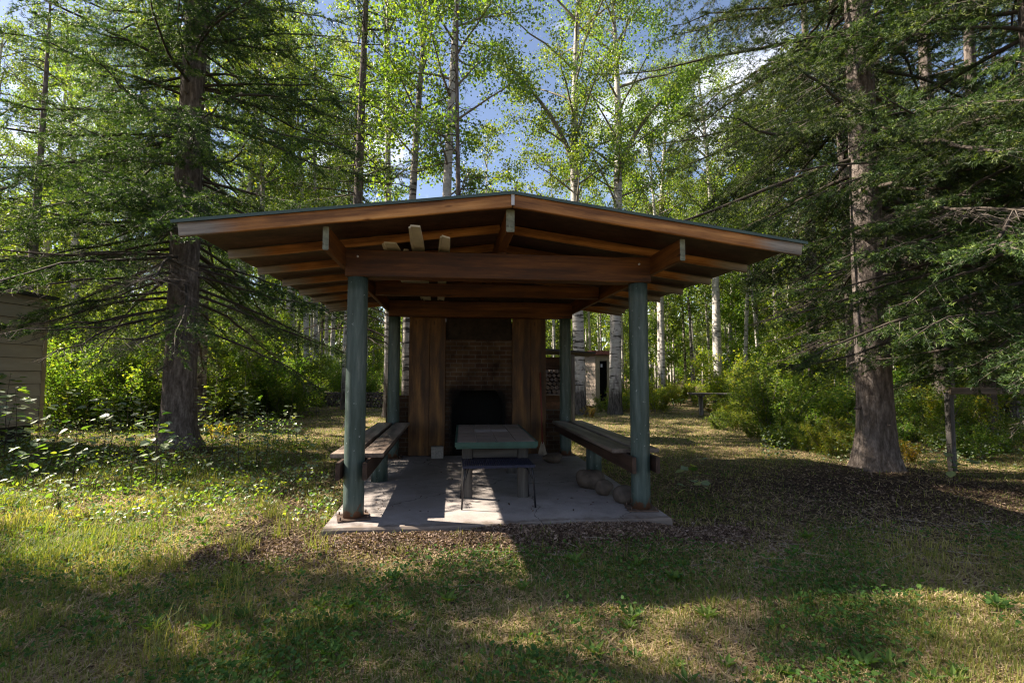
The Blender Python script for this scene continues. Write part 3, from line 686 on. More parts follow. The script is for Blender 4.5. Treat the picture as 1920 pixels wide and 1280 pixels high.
def aspen(name, H, r0, zc, Lc, nleaf, size, seed, bark='aspen_bark', lean=(0, 0), nlimb=26, k=14, bend=.25, leafmat='aspen_leaf', flare=.35, zlimb=None):
    if zlimb: pass
    """pale trunk and an open crown: leaves in loose clumps about the ends of real limbs"""
    rng = np.random.default_rng(seed); root = empty(name)
    tb, f, g = trunk_mb(H, r0, rng, bend, flare, k, 0, .92, lean, .02); tb.build('trunk', bark, root)
    mb = MB(); tips = []; w = []
    for i in range(nlimb):
        u = (i+rng.random())/nlimb; z = zc+(H*.97-zc)*u; az = i*2.4+rng.uniform(-.5, .5)
        L = Lc*(.45+.75*math.sin(math.pi*min(1, u*.85+.12)))*rng.uniform(.6, 1.15); el = rng.uniform(.35, .95)
        t = np.linspace(0, 1, 7); h = np.array([math.cos(az), math.sin(az), 0])
        P = f(z)+h*(L*t*math.cos(el))[:, None]; P[:, 2] += L*math.sin(el)*t-.25*L*t**2*rng.uniform(0, 1); P += rng.normal(size=P.shape)*.04*L*t[:, None]*.5
        mb.tube(P, np.maximum(.004, (.012+.011*L)*(1-t)+.004), 4, 0, False)
        for j in range(7):
            tt = rng.uniform(.3, 1); p = np.array([np.interp(tt, t, P[:, c]) for c in range(3)]); d = unit(h*.5+rng.normal(size=3)*.6+np.array([0, 0, .25])); l2 = L*.38*rng.uniform(.4, 1)
            q = p+d*l2; mb.tube([p, (p+q)/2+rng.normal(size=3)*.03, q], [.008, .006, .003], 3, 0, False)
            for c_ in range(4): tips.append(p+(q-p)*rng.uniform(.3, 1.1)); w.append(l2)
    if zlimb:                                       # one heavy limb sweeping out from the fork
        t = np.linspace(0, 1, 10); P = f(zlimb)+np.stack([-3.0*t**1.5*.9-.3*t, 0*t, 4.4*t**.8], 1); mb.tube(P, .095*(1-t)**.8+.012, 8, 0, False)
        for j in range(16):
            tt = rng.uniform(.35, 1); p = np.array([np.interp(tt, t, P[:, c]) for c in range(3)]); q = p+unit(rng.normal(size=3)+np.array([-.3, 0, .1]))*rng.uniform(.5, 1.3)
            mb.tube([p, (p+q)/2+rng.normal(size=3)*.05, q], [.016, .010, .004], 4, 0, False); tips += [p+(q-p)*rng.uniform(.4, 1.1) for _ in range(14)]
    tips = np.array(tips); n = nleaf; idx = rng.integers(0, len(tips), n)
    P = tips[idx]+rng.normal(size=(n, 3))*np.array([.17, .17, .14])*(1+.35*rng.random((n, 1)))
    N = rng.normal(size=(n, 3)); N[:, 2] = N[:, 2]*.8+.35
    cl = rng.random(len(tips))
    leaves(mb, P, N, size, 1, np.clip(cl[idx]*.55+rng.random(n)*.45, 0, 1), rng, .92)
    mb.build('crown', ['aspen_twig', leafmat], root)
    return root

def shrub(name, H, Rd, nleaf, size, seed, leafmat='shrub_leaf', nst=16):
    rng = np.random.default_rng(seed); root = empty(name); st = MB(); lf = MB(); pts = []
    for i in range(nst):
        a = rng.uniform(0, 6.28); r = Rd*math.sqrt(rng.random())*.35; h = H*rng.uniform(.55, 1.05); sp = Rd*rng.uniform(.2, .95)
        b = np.array([math.cos(a)*r, math.sin(a)*r, -.05]); d = np.array([math.cos(a), math.sin(a), 0]); t = np.linspace(0, 1, 7)
        P = b+d*(sp*t**1.4)[:, None]; P[:, 2] = h*t-.15*h*t**3*rng.random(); P += rng.normal(size=P.shape)*.035*t[:, None]
        st.tube(P, (.011+.003*H)*(1-t)*.6+.003, 4, 0, False)
        for j in range(11):
            tt = rng.uniform(.15, 1); p = np.array([np.interp(tt, t, P[:, c]) for c in range(3)]); d2 = unit(rng.normal(size=3)+d*.5+np.array([0, 0, .3])); l = H*.16*rng.uniform(.4, 1.2); q = p+d2*l
            st.tube([p, q], [.004, .002], 3, 0, False); pts += [p+(q-p)*x for x in (.4, .7, 1.0)]
    pts = np.array(pts); idx = rng.integers(0, len(pts), nleaf); P = pts[idx]+rng.normal(size=(nleaf, 3))*H*.035
    P[:, 2] = np.abs(P[:, 2])+.02; N = rng.normal(size=(nleaf, 3))*.7; N[:, 2] += .9
    cl = rng.random(len(pts)); leaves(lf, P, N, size, 0, np.clip(cl[idx]*.5+rng.random(nleaf)*.5, 0, 1), rng, .6)
    st.build('stems', 'aspen_twig', root); lf.build('foliage', leafmat, root)
    return root

def where(px, F, far):
    for lim, ph in ((0, 'just outside the left edge'), (90, 'behind the tan shed'), (190, 'just right of the tan shed'), (300, 'left of the large left spruce'), (400, 'behind the large left spruce'), (480, 'just right of the large left spruce'), (560, 'left of the close aspen pair'), (640, 'left of the front left post'), (740, 'between the two left posts'), (850, 'behind the left half of the roof'), (960, 'behind the fireplace, left of the ridge'), (1050, 'behind the fireplace, right of the ridge'), (1180, 'around the small pale hut'), (1290, 'just right of the front right post'), (1360, 'left end of the plank bench'), (1430, 'right end of the plank bench'), (1500, 'by the leaning aspen pair'), (1600, 'left of the thick right spruce'), (1690, 'behind the thick right spruce'), (1770, 'right of the thick right spruce'), (1920, 'behind the wooden rail')):
        if px < lim: break
    else: ph = 'outside the right edge'
    return ph + ', ' + ('front row' if F < far[0] else 'middle row' if F < far[1] else 'back row')
def put(t, x, y, dz=0, rz=0, sc=None, label=None, cat=None, group=None):
    t.location = (x, y, float(hgt(x, y))+dz); t.rotation_euler.z = rz
    if sc: t.scale = (sc, sc, sc)
    tag(t, label, cat, group); return t

# ------------------------------------------------------------------ the named trees
def no_hit(tx, ty):
    """boughs that would run into the pavilion roof are left off"""
    def k(az, z):
        if tx > 0 and z < 4.4 and math.cos(az-2.6) > .1 and R.random() < .8: return False
        if z > 4.6: return True
        for r in (1.0, 1.8, 2.6, 3.4, 4.2):
            x = tx+r*math.cos(az); y = ty+r*math.sin(az)
            if -3.0 < x < 2.95 and -1.2 < y < 4.4: return False
        return True
    return k
SPL = spruce('spruce_tree', 19, .30, 4.3, 2.3, 21, 3.4, 1.2, 13.5, az_keep=no_hit(-5.6, 5.1), step=.23)
put(SPL, -5.6, 5.1, label='large spruce with brown knotty trunk standing left of the pavilion', cat='spruce tree')
SPR = spruce('spruce_tree', 18, .255, 4.4, 3.1, 34, 3.3, 1.25, 12.5, az_keep=no_hit(5.8, 1.8), step=.24)
put(SPR, 5.8, 1.8, label='thick spruce with sun flecked grey trunk right of the pavilion', cat='spruce tree')
SPX = spruce('spruce_tree', 15, .22, 3.7, 1.75, 55, 1.5, 1.2, 10.5, green=1.0)     # the dense young one
SPM = spruce('spruce_tree', 17, .19, 2.8, 2.6, 77, 4.0, .8, None, 12, .045, .9, step=.42)

G_SP = 'spruces around the clearing'
x, y = spot(1985, 6.0); put(SPX, x, y, label='dense low boughed spruce reaching in from the right edge of the photo', cat='spruce tree')
x, y = spot(664, 14.5); put(SPM, x, y, label='slim spruce with hanging boughs above the left half of the pavilion roof', cat='spruce tree')
def cp(src, px, F, rz, sc, label, group=None, tilt=None, dz=0):
    x, y = spot(px, F); return copy_thing(src, (x, y, float(hgt(x, y))+dz), rz, sc, label, group, tilt)
cp(SPX, -330, 10.5, 1.1, .95, 'dense spruce whose boughs reach in from the left edge', None)
cp(SPM, 48, 16.5, 2.0, .9, 'spruce trunk rising behind the tan shed at far left')
cp(SPM, 1526, 17.5, .6, (1.1, 1.1, 1.35), 'dark rough spruce between the leaning aspens and the thick right spruce')
cp(SPM, 1708, 15.5, 3.3, .8, 'thin dark spruce just right of the thick right spruce')
cp(SPM, 1768, 12.2, 4.1, 1.1, 'dark spruce behind the post of the wooden rail')
cp(SPM, 1845, 13.5, 5.2, 1.15, 'dark spruce above the wooden rail near the right edge')
cp(SPX, 2450, 9, .4, 1.0, 'spruce outside the frame on the right', None)
cp(SPL, 1985, 13.0, 1.4, .95, 'tall spruce at the right edge beyond the wooden rail')
cp(SPM, 1600, 13.5, 2.9, .95, 'slim spruce directly behind the thick right spruce')
# trees outside the frame to the left that shade the clearing

ASN = aspen('aspen_tree', 17, .16, 6.0, 2.2, 20000, .072, 5, nlimb=30)
x, y = spot(831, 12.8); put(ASN, x, y, rz=0, label='tall white aspen rising just behind the left half of the roof', cat='aspen tree')
ASB = aspen('aspen_tree', 19, .24, 6.3, 3.2, 27000, .078, 6, nlimb=34, bend=.5, zlimb=8.6)
x, y = spot(1086, 18.5); put(ASB, x, y, rz=.1, label='thick white aspen with a dark scarred foot in front of the small pale hut', cat='aspen tree')
cp(ASB, 1153, 18.5, 2.9, 1.0, 'thick white aspen with black bands at the right side of the small pale hut')
ASM = aspen('aspen_tree', 16, .12, 5.5, 2.0, 9000, .085, 8, nlimb=24)
x, y = spot(1243, 24); put(ASM, x, y, label='straight aspen by the left edge of the path, right of the front right post', cat='aspen tree')
ASD = aspen('aspen_tree', 15, .13, 6, 2.0, 7000, .085, 9, 'aspen_bark_dark', nlimb=22)
x, y = spot(1463, 22.5); put(ASD, x, y, label='dark twin trunk leaning against the pale leaning aspen by the plank bench', cat='aspen tree'); ASD.rotation_euler = (0, -.05, 0)
cp(ASM, 1458, 22, 2.2, 1.15, 'pale aspen leaning left behind the plank bench', tilt=(0, -.115))
cp(ASM, 1395, 26, 2.7, 1.0, 'pale straight aspen left of the leaning pair', tilt=(0, -.03))
cp(ASM, 577, 24, .7, 1.2, 'left one of the close pair of pale aspens left of the front left post', tilt=(0, -.02))
cp(ASM, 592, 24.6, 1.7, 1.15, 'right one of the close pair of pale aspens left of the front left post')
cp(ASM, 622, 27, 3.9, 1.15, 'pale aspen in the gap just left of the front left post')
cp(ASM, 647, 21, 5.0, 1.1, 'speckled aspen half hidden by the front left post')
cp(ASD, 484, 20, 4.2, 1.15, 'speckled grey aspen above the left shrubs', tilt=(0, -.03))
cp(ASD, 378, 13.2, 3.2, 1.2, 'dark aspen trunk close behind the large left spruce')
cp(ASD, 763, 13.5, 1.3, 1.1, 'dark scarred aspen between the back left post and the fireplace')
cp(ASM, 728, 17, 1.9, 1.2, 'pale aspen rising behind the roof left of the tall white one')
cp(ASD, 1640, 21, 2.1, 1.1, 'grey aspen half hidden by the thick right spruce')

# bare dead conifer
rng = np.random.default_rng(99); sn = empty('dead_tree'); tb, f, g = trunk_mb(14.5, .085, rng, .22, .2, 10, 0); tb.build('trunk', 'spruce_bark', sn)
mb = MB(); P0 = []; P1 = []
for z in np.arange(3.0, 14.2, .17):
    az = rng.uniform(0, 6.28); L = (2.0*(1-(z-3)/12.5)+.25)*rng.uniform(.5, 1.1); t = np.linspace(0, 1, 6); h = np.array([math.cos(az), math.sin(az), 0]); e = rng.uniform(-.2, .35)
    P = f(z)+h*(L*t)[:, None]; P[:, 2] += L*(e*t-.25*t**2); mb.tube(P, .010*(1-t)+.003, 4, 0, False)
    n = int(L*16); ts = rng.uniform(.15, 1, n); Pi = np.stack([np.interp(ts, t, P[:, c]) for c in range(3)], 1); d = unit(h*.6+rng.normal(size=(n, 3))*.55+np.array([0, 0, -.25])); P0.append(Pi); P1.append(Pi+d*rng.uniform(.08, .45, n)[:, None])
sticks(mb, np.concatenate(P0), np.concatenate(P1), .0035, .0015, 0, rng); mb.build('bare_boughs', 'twig', sn)
x, y = spot(864, 12.0); put(sn, x, y, label='bare dead conifer with fine twigs, behind the roof right of the white aspen', cat='dead tree')

# ------------------------------------------------------------------ the stand of aspens and young trees behind
FAR = [aspen('aspen_tree', 16, .11, 5.0, 1.9, 4300, .13, 41, nlimb=20, k=8), aspen('aspen_tree', 15, .09, 6.5, 1.7, 4200, .13, 42, nlimb=18, k=8, bend=.5), aspen('aspen_tree', 14, .10, 4.4, 2.1, 4300, .13, 43, 'aspen_bark_dark', nlimb=20, k=8)]
YNG = [aspen('young_aspen', 7.5, .05, 1.2, 1.3, 4200, .12, 51, nlimb=20, k=7), aspen('young_aspen', 6.0, .04, .8, 1.2, 3600, .12, 52, nlimb=18, k=7, leafmat='shrub_leaf')]
cp(SPR, 1660, 19, 4.0, .95, 'broad dark spruce deep behind the thick right spruce')
cp(SPR, 1890, 18, 5.0, .9, 'broad dark spruce deep behind the wooden rail')
for x, y, rz, sc, w in [(-7, -11, 0, .9, 'to the left, behind the photographer'), (-1, -13, 1, 1, 'straight behind the photographer'), (5, -12, 2, .9, 'behind the photographer on the right'), (9.5, -8, 3, .9, 'far right behind the photographer'), (11, -3.5, 4, .9, 'level with the photographer at right')]:  # unseen trees added to cut the sky fill on the pavilion front
    copy_thing(SPM, (x, y, -.05), rz, sc, 'unseen spruce added to dim sky light, ' + w, 'unseen trees added to dim sky light')
for px, F, rz, sc, lab in [(-20, 25, .4, 1, 'tall aspen at the left edge far behind the tan shed'), (62, 27, 3, 1.05, 'tall aspen rising far behind the corner of the tan shed'), (135, 24, 5, 1, 'tall aspen far behind the left thicket, nearest the shed'), (300, 26, 1, 1.02, 'tall aspen far behind, showing left of the large left spruce trunk'), (215, 22, 2, .95, 'tall aspen behind the left thicket, left of the large left spruce'), (440, 21, 3, .9, 'tall aspen right of the large left spruce, over the left eave'), (540, 24, 4, 1.0, 'tall aspen over the left slope of the roof'), (1240, 27, .5, .95, 'tall aspen over the right slope of the roof'), (1345, 24, 3.5, .95, 'tall aspen over the right eave')]:
    cp(ASB, px, F, rz, sc, lab)
# trees standing left of the frame, whose crowns shade the clearing
for src, x, y, rz, sc, lab in [(SPL, -12.6, .2, 3.9, .92, 'spruce outside the frame, left of the garden'), (SPM, -9.6, .2, .3, .85, 'slim spruce outside the frame, farther left'), (ASM, -7.9, .5, 1.2, .85, 'slim aspen outside the frame, nearest the left side of the clearing'), (ASN, -9.3, .9, 2.2, .8, 'aspen outside the frame, left of the clearing')]:
    copy_thing(src, (x, y, -.05), rz, sc, lab)
G_FAR = 'aspens of the stand behind the pavilion'; L_FAR = 'slender pale aspen in the dense stand behind the clearing'
G_YNG = 'young aspens under the stand'; L_YNG = 'leafy young aspen in the undergrowth under the tall stand'
used = set(); pts = []
def far_ok(x, y, d, L):
    return all((x-a)**2+(y-b)**2 > d*d for a, b in L)
def place(src, px, F, label, group, cat, sc):
    x, y = spot(px, F)
    if id(src) in used: t = copy_thing(src, (x, y, float(hgt(x, y))-.05), R.uniform(0, 6.28), sc, label, group, (R.uniform(-.03, .03), R.uniform(-.04, .04)))
    else:
        used.add(id(src)); t = src; put(t, x, y, -.05, R.uniform(0, 6.28), sc, label, cat, group)
    return t
N1 = 0
for it in range(3000):
    if N1 >= 165: break
    F = 23+R.random()**1.3*48; px = R.uniform(-250, 2170)
    if 655 < px < 1090 and F < 34: continue
    if 1180 < px < 1420 and F < 26: continue
    if 1060 < px < 1180 and F < 27: continue
    if px < 120 and F < 34: continue
    if px < 600 and F < 28: continue
    x, y = spot(px, F)
    if not far_ok(x, y, 1.5 if F < 40 else 1.9, pts): continue
    pts.append((x, y)); N1 += 1
    sc = R.uniform(.85, 1.18)
    if 700 < px < 1090: sc = R.uniform(.75, .95) if F < 48 else R.uniform(.85, 1.1)
    ki = R.randrange(3); place(FAR[ki], px, F, ('slender pale aspen ', 'slim curved pale aspen ', 'slender grey aspen ')[ki] + where(px, F, (34, 48)), G_FAR, 'aspen tree', sc)
n3 = 0
for it in range(900):                             # more slim trunks where the stand closes in on either side
    if n3 >= 36: break
    px = R.choice([R.uniform(400, 640), R.uniform(1200, 1720)]); F = R.uniform(28, 44); x, y = spot(px, F)
    if not far_ok(x, y, 1.0, pts): continue
    pts.append((x, y)); n3 += 1; ki = R.randrange(2); place(FAR[ki], px, F, ('slender pale aspen ', 'slim curved pale aspen ')[ki] + where(px, F, (34, 48)), G_FAR, 'aspen tree', R.uniform(.7, 1.0))
# the sunlit ones in the gap of sky above the roof
for k, (px, F, sc, lab) in enumerate([(902, 30, 1.08, 'sunlit aspen above the roof, left one of the two tallest in the sky gap'), (968, 31, 1.02, 'sunlit aspen above the roof ridge, right one of the two tallest in the sky gap'), (1040, 27, .88, 'smaller aspen crown above the roof right of the ridge')]):
    x, y = spot(px, F); copy_thing(FAR[0] if k != 1 else FAR[2], (x, y, -.1), k*1.7, sc, lab, 'aspens in the gap of sky')
p2 = []; N2 = 0
for it in range(3000):
    if N2 >= 105: break
    F = 17+R.random()**1.2*40; px = R.uniform(0, 2200)
    if 400 < px < 1200 and F < 29: continue
    if 1150 <= px < 1420 and F < 26: continue
    x, y = spot(px, F)
    if not far_ok(x, y, 1.6, p2) : continue
    p2.append((x, y)); N2 += 1
    ki = R.randrange(2); place(YNG[ki], px, F, ('leafy young aspen ', 'low bushy young aspen ')[ki] + where(px, F, (26, 38)), G_YNG, 'young aspen', R.uniform(.6, 1.15))
# one far mass of leaves closing the view
rng = np.random.default_rng(5); n = 60000; ang = rng.uniform(-.95, .95, n)+YAW; Fd = rng.uniform(72, 100, n)
P = np.stack([CAM[0]+Fd*np.sin(ang), CAM[1]+Fd*np.cos(ang), rng.uniform(0, 1, n)**.85*15*(.75+.25*np.sin(ang*37)*np.sin(ang*13+1))], 1)
mb = MB(); leaves(mb, P, rng.normal(size=(n, 3))+np.array([0, 0, .3]), .75, 0, None, rng)
tag(mb.build('distant_woods', 'aspen_leaf'), 'solid mass of green woods closing the view behind the aspen stand', 'woods', kind='stuff')

# ------------------------------------------------------------------ undergrowth
SH = [shrub('shrub', 2.6, 1.3, 5200, .085, 61), shrub('shrub', 1.9, 1.1, 4600, .075, 62), shrub('shrub', 1.2, .8, 3200, .065, 63)]
SHY = [shrub('shrub', 2.4, 1.25, 5200, .085, 64, 'shrub_leaf_y'), shrub('shrub', 1.5, .9, 4000, .07, 65, 'shrub_leaf_y')]
FN = shrub('shrub', .65, .5, 900, .06, 66, 'orange_leaf', 10)
G_SL = 'shrubs left of the pavilion'; L_SL = 'dense dark green shrub'
G_SR = 'yellow green shrubs at the right'; L_SR = 'sunlit yellow green shrub'
G_SS = 'low shrubs under the right spruces'; L_SS = 'low shaded shrub'
sp = []
def band(n, px0, px1, F0, F1, srcs, label, group, s0, s1, dmin, skip=None):
    c = 0
    for it in range(n*12):
        if c >= n: break
        px = R.uniform(px0, px1); F = R.uniform(F0, F1); x, y = spot(px, F)
        if skip and skip(px, F): continue
        if not far_ok(x, y, dmin, sp): continue
        sp.append((x, y)); c += 1; place(srcs[R.randrange(len(srcs))], px, F, label + ' ' + where(px, F, (F0+(F1-F0)*.33, F0+(F1-F0)*.66)), group, 'shrub', R.uniform(s0, s1))
band(46, 60, 560, 13.2, 20, SH[:2], L_SL, G_SL, .8, 1.3, .8, lambda px, F: px > 400+ (20-F)*-8 and F < 16)
c_ = 0
for it in range(400):
    if c_ >= 26: break
    px, F = R.uniform(95, 600), R.uniform(13.5, 19); x, y = spot(px, F)
    if px > 470 and F < 17.5: continue
    if not far_ok(x, y, .9, p2): continue
    p2.append((x, y)); c_ += 1; place(YNG[c_ % 2], px, F, 'thin young aspen in thicket ' + where(px, F, (15, 17)), G_YNG, 'young aspen', R.uniform(.35, .62))
c_ = 0
for it in range(400):
    if c_ >= 22: break
    px, F = R.uniform(1430, 1900), R.uniform(14, 22); x, y = spot(px, F)
    if not far_ok(x, y, .9, p2): continue
    p2.append((x, y)); c_ += 1; place(YNG[c_ % 2], px, F, 'thin young aspen in thicket ' + where(px, F, (17, 19.5)), G_YNG, 'young aspen', R.uniform(.4, .75))
band(22, 540, 1100, 23, 28, SH[:2], 'green shrub', 'shrubs behind the left lawn', .7, 1.1, .9)
band(42, 1235, 1860, 18, 27, SHY, L_SR, G_SR, .8, 1.2, .9, lambda px, F: px < 1420 and F < 23)
band(22, 1420, 1790, 11.5, 17, [SH[1], SH[2], SHY[1]], L_SS, G_SS, .55, 1.0, .7)
band(14, 1405, 1600, 9.2, 13, [SH[2], SHY[1]], 'low shrub', 'low shrubs at the right edge of the path', .28, .55, .5, lambda px, F: px < 1405+(F-9.2)*-20+60)
band(12, 1335, 1460, 13, 17.5, [SH[2], SHY[1]], 'low shrub', 'low shrubs at the right edge of the path', .4, .75, .5)
band(14, 1560, 2050, 8.4, 11.5, [SH[2]], 'knee high leafy shrub', 'low shrubs by the wooden rail', .4, .75, .6)
band(12, 1090, 1230, 19.2, 24, [SHY[1], SH[2]], 'low shrub', 'low shrubs round the small pale hut', .5, .9, .6, lambda px, F: 1090 < px < 1150 and F > 20.5)
band(12, 1300, 1480, 15.5, 18.5, [SHY[1], SH[2]], 'low shrub', 'low shrubs round the plank bench', .45, .8, .6, lambda px, F: px < 1360)
for k, (px, F) in enumerate([(1585, 10.5), (1340, 18), (1690, 8.6), (415, 11.5), (1105, 17.5)]):
    place(FN, px, F, ['low plant with orange leaves left of the thick right spruce', 'small orange leaved plant by the foot of the plank bench', 'low orange and yellow plant right of the thick right spruce', 'low orange leaved plant before the left thicket', 'small orange leaved plant at the foot of the scarred aspen'][k], None, 'plant', [.9, .8, .7, .7, .7][k])

# aspen saplings with big pale leaves in the left foreground
def sapling(H, seed, nl=16, size=.085, mat='sapling_leaf'):
    rng = np.random.default_rng(seed); root = empty('aspen_sapling'); t = np.linspace(0, 1, 9)
    P = np.stack([.06*np.sin(t*3+seed)*H, .05*np.cos(t*2.4+seed)*H-.05*H*math.cos(seed), H*t], 1); P -= P[0]; P[0, 2] = -.04
    st = MB(); st.tube(P, .0055*(1-t)+.0018, 5, 0, False); lf = MB(); C0 = []; N0 = []; A0 = []
    for i in range(nl):
        tt = .25+.75*(i+.5)/nl; p = np.array([np.interp(tt, t, P[:, c]) for c in range(3)]); a = i*2.4+rng.uniform(-.4, .4); d = np.array([math.cos(a), math.sin(a), rng.uniform(-.05, .5)])
        l = rng.uniform(.05, .13)*(1.3-.5*tt)+.02; q = p+d*l; st.tube([p, q], [.0018, .0012], 3, 0, False)
        C0.append(q+d*size*.45); N0.append([rng.normal()*.3, rng.normal()*.3, 1]); A0.append(d*np.array([1, 1, 0])+np.array([0, 0, rng.uniform(-.6, .15)]))
        if rng.random() < .55:
            d2 = unit(d+rng.normal(size=3)*.7); C0.append(q+d2*size*.9); N0.append([rng.normal()*.4, rng.normal()*.4, 1]); A0.append(d2)
    n = len(C0); leaves(lf, np.array(C0), np.array(N0), size, 0, None, rng, .95, np.array(A0), .12, True)
    st.build('stem', 'twig', root); lf.build('foliage', mat, root); return root
SA = [sapling(1.0, 1, 20, .095), sapling(.75, 2, 15, .09), sapling(.55, 3, 11, .085), sapling(1.25, 4, 26, .095)]
G_SA = 'aspen saplings at left'; L_SA = 'knee to waist high aspen sapling with round pale leaves before the left spruce'
sap = []
def sap_label(px, F, k):
    kind = ('waist high aspen sapling', 'knee high aspen sapling', 'small aspen sapling', 'tall leafy aspen sapling')[k]
    for lim, ph in ((0, 'at the left edge'), (45, 'before the tan shed wall'), (95, 'before the shed corner'), (150, 'right of the shed corner'), (230, 'between shed and left spruce'), (285, 'left of the left spruce foot'), (375, 'before the left spruce foot'), (440, 'just right of the left spruce foot'), (500, 'between left spruce and pavilion'), (999, 'left of the front left post')):
        if px < lim: break
    return kind + ' ' + ph + (', nearest row' if F < 7.3 else ', middle row' if F < 9.3 else ', far row')
for px, F, k, sc in [(30, 7.4, 3, 1.0), (75, 7.0, 0, 1.1), (105, 7.9, 1, 1), (20, 8.4, 0, 1.1), (200, 7.6, 0, 1), (212, 8.8, 3, .9), (262, 7.2, 2, 1.1), (300, 6.6, 1, 1.15), (318, 6.7, 0, .9), (60, 6.0, 2, 1), (150, 6.6, 1, 1), (430, 7.3, 1, 1.1), (405, 8.8, 0, .9), (470, 9.6, 3, .8), (455, 8.2, 0, .9), (505, 8.9, 1, .9), (370, 10.2, 0, 1), (395, 11, 3, .9), (520, 10.5, 1, 1), (560, 9.8, 2, 1.1), (545, 11.2, 0, .7), (240, 10, 3, .9), (160, 9.4, 0, 1.1), (110, 10.4, 3, 1), (-40, 6.8, 3, 1), (280, 9.2, 1, 1.2), (340, 7.9, 2, 1), (25, 9.6, 3, 1.1), (445, 10.4, 3, .9), (490, 7.6, 2, 1), (130, 5.4, 2, .7), (575, 8.3, 2, .8)]:
    s_ = SA[k]; x, y = spot(px, F)
    if id(s_) in used: copy_thing(s_, (x, y, float(hgt(x, y))), R.uniform(0, 6.28), sc*R.uniform(.9, 1.1), sap_label(px, F, k), G_SA, (R.uniform(-.1, .1), R.uniform(-.1, .1)))
    else: used.add(id(s_)); put(s_, x, y, 0, R.uniform(0, 6.28), sc, sap_label(px, F, k), 'sapling', G_SA)
s_ = sapling(.5, 9, 17, .085); put(s_, *spot(1302, 5.9), label='dark leaved sapling in shade just right of the front right post', cat='sapling')
copy_thing(s_, (*spot(1775, 6.9), -.08), 1, 1.1, 'leafy sapling at the right edge beyond the thick spruce')

# ------------------------------------------------------------------ sheds, wood shelter, bench, rail, wood pile
def siding_wall(q, x0, y0, x1, y1, z0, z1, pitch, mi=0, t=.02):
    """lap boards, each leaning out at its lower edge"""
    d = np.array([x1-x0, y1-y0]); L = np.hypot(*d); d = d/L; nrm = np.array([d[1], -d[0]]); z = z0
    while z < z1-.01:
        zz = min(z+pitch, z1); a = np.array([x0, y0]); b = np.array([x1, y1]); o1 = nrm*t; o2 = nrm*.002
        V = [(*(a+o1), z), (*(b+o1), z), (*(b+o2), zz), (*(a+o2), zz), (*(a+o2*0), z), (*(b+o2*0), z)]
        q.add(V, [(0, 1, 2, 3), (4, 5, 1, 0)], mi); z = zz
cx, cy = spot(82, 10.6); ex, ey = spot(82, 10.6); 
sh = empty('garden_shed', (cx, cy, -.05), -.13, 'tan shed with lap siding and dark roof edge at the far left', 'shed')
q = MB(); siding_wall(q, 0, -4.2, 0, 0, .45, 3.02, .262, 0, .03)
for k in range(10): q.box(.001, .012, -4.2, 0, .45+.262*k-.007, .45+.262*k+.004, 1)  # dark strips painted in for the lap shadow under each board
o = q.build('siding', ['siding', 'soot_and_shade'], sh)
q = MB(); q.box(-3.4, -.004, -4.2, -.0, .40, 3.0); q.build('wall', 'siding', sh)
q = MB(); q.box(-.02, .035, -.06, .03, .40, 3.02); q.build('corner_trim', 'tanboard', sh)
q = MB(); q.box(-3.3, -.08, -4.1, -.1, -.1, .39); q.build('base', 'darkroof', sh)
q = MB(); q.add([(.16, -4.4, 3.13), (.16, .12, 2.98), (-3.6, .12, 3.1), (-3.6, -4.4, 3.3), (.16, -4.4, 3.20), (.16, .12, 3.05), (-3.6, .12, 3.2), (-3.6, -4.4, 3.4)], [(3, 2, 1, 0), (4, 5, 6, 7), (0, 1, 5, 4), (1, 2, 6, 5), (2, 3, 7, 6), (3, 0, 4, 7)], 0); q.build('roof', 'darkroof', sh)

hx, hy = spot(1119, 22.0)
hut = empty('small_hut', (hx, hy, -.05), -YAW+.0, 'small pale hut with open doorway and red brown roof edge between two thick aspens', 'hut')
q = MB(); siding_wall(q, -.95, 1.1, -.06, 0, .05, 2.22, .17); q.build('siding', 'siding_pale', hut)
q = MB(); q.add([(-.94, 1.12, 0), (-.05, .02, 0), (-.05, .02, 2.25), (-.94, 1.12, 2.25), (.78, .06, 0), (.78, .06, 2.25), (.2, 1.9, 0), (.2, 1.9, 2.25)], [(4, 5, 7, 6), (6, 7, 3, 0)], 0); q.build('wall', 'siding_pale', hut)
q = MB(); q.box(-.06, .12, 0, .05, 0, 2.0); q.box(.44, .78, 0, .05, 0, 2.0); q.box(-.06, .78, 0, .05, 2.0005, 2.25); q.build('front_frame', 'tanboard', hut)
q = MB(); q.box(.10, .46, .30, .34, 0, 2.0); q.build('doorway_shade_sheet', 'soot_and_shade', hut)  # black sheet stands in for the shade inside the doorway
q = MB(); q.add([(-1.12, 1.0, 2.22), (-.22, -.2, 2.26), (.98, -.12, 2.26), (.35, 2.1, 2.2), (-1.12, 1.0, 2.36), (-.22, -.2, 2.44), (.98, -.12, 2.42), (.35, 2.1, 2.34)], [(3, 2, 1, 0), (4, 5, 6, 7), (0, 1, 5, 4), (1, 2, 6, 5), (2, 3, 7, 6), (3, 0, 4, 7)], 0); q.build('roof', 'redbrown', hut)
q = MB(); q.box(.16, .24, -.01, -.002, 1.72, 1.86); q.build('notice', 'trim', hut)

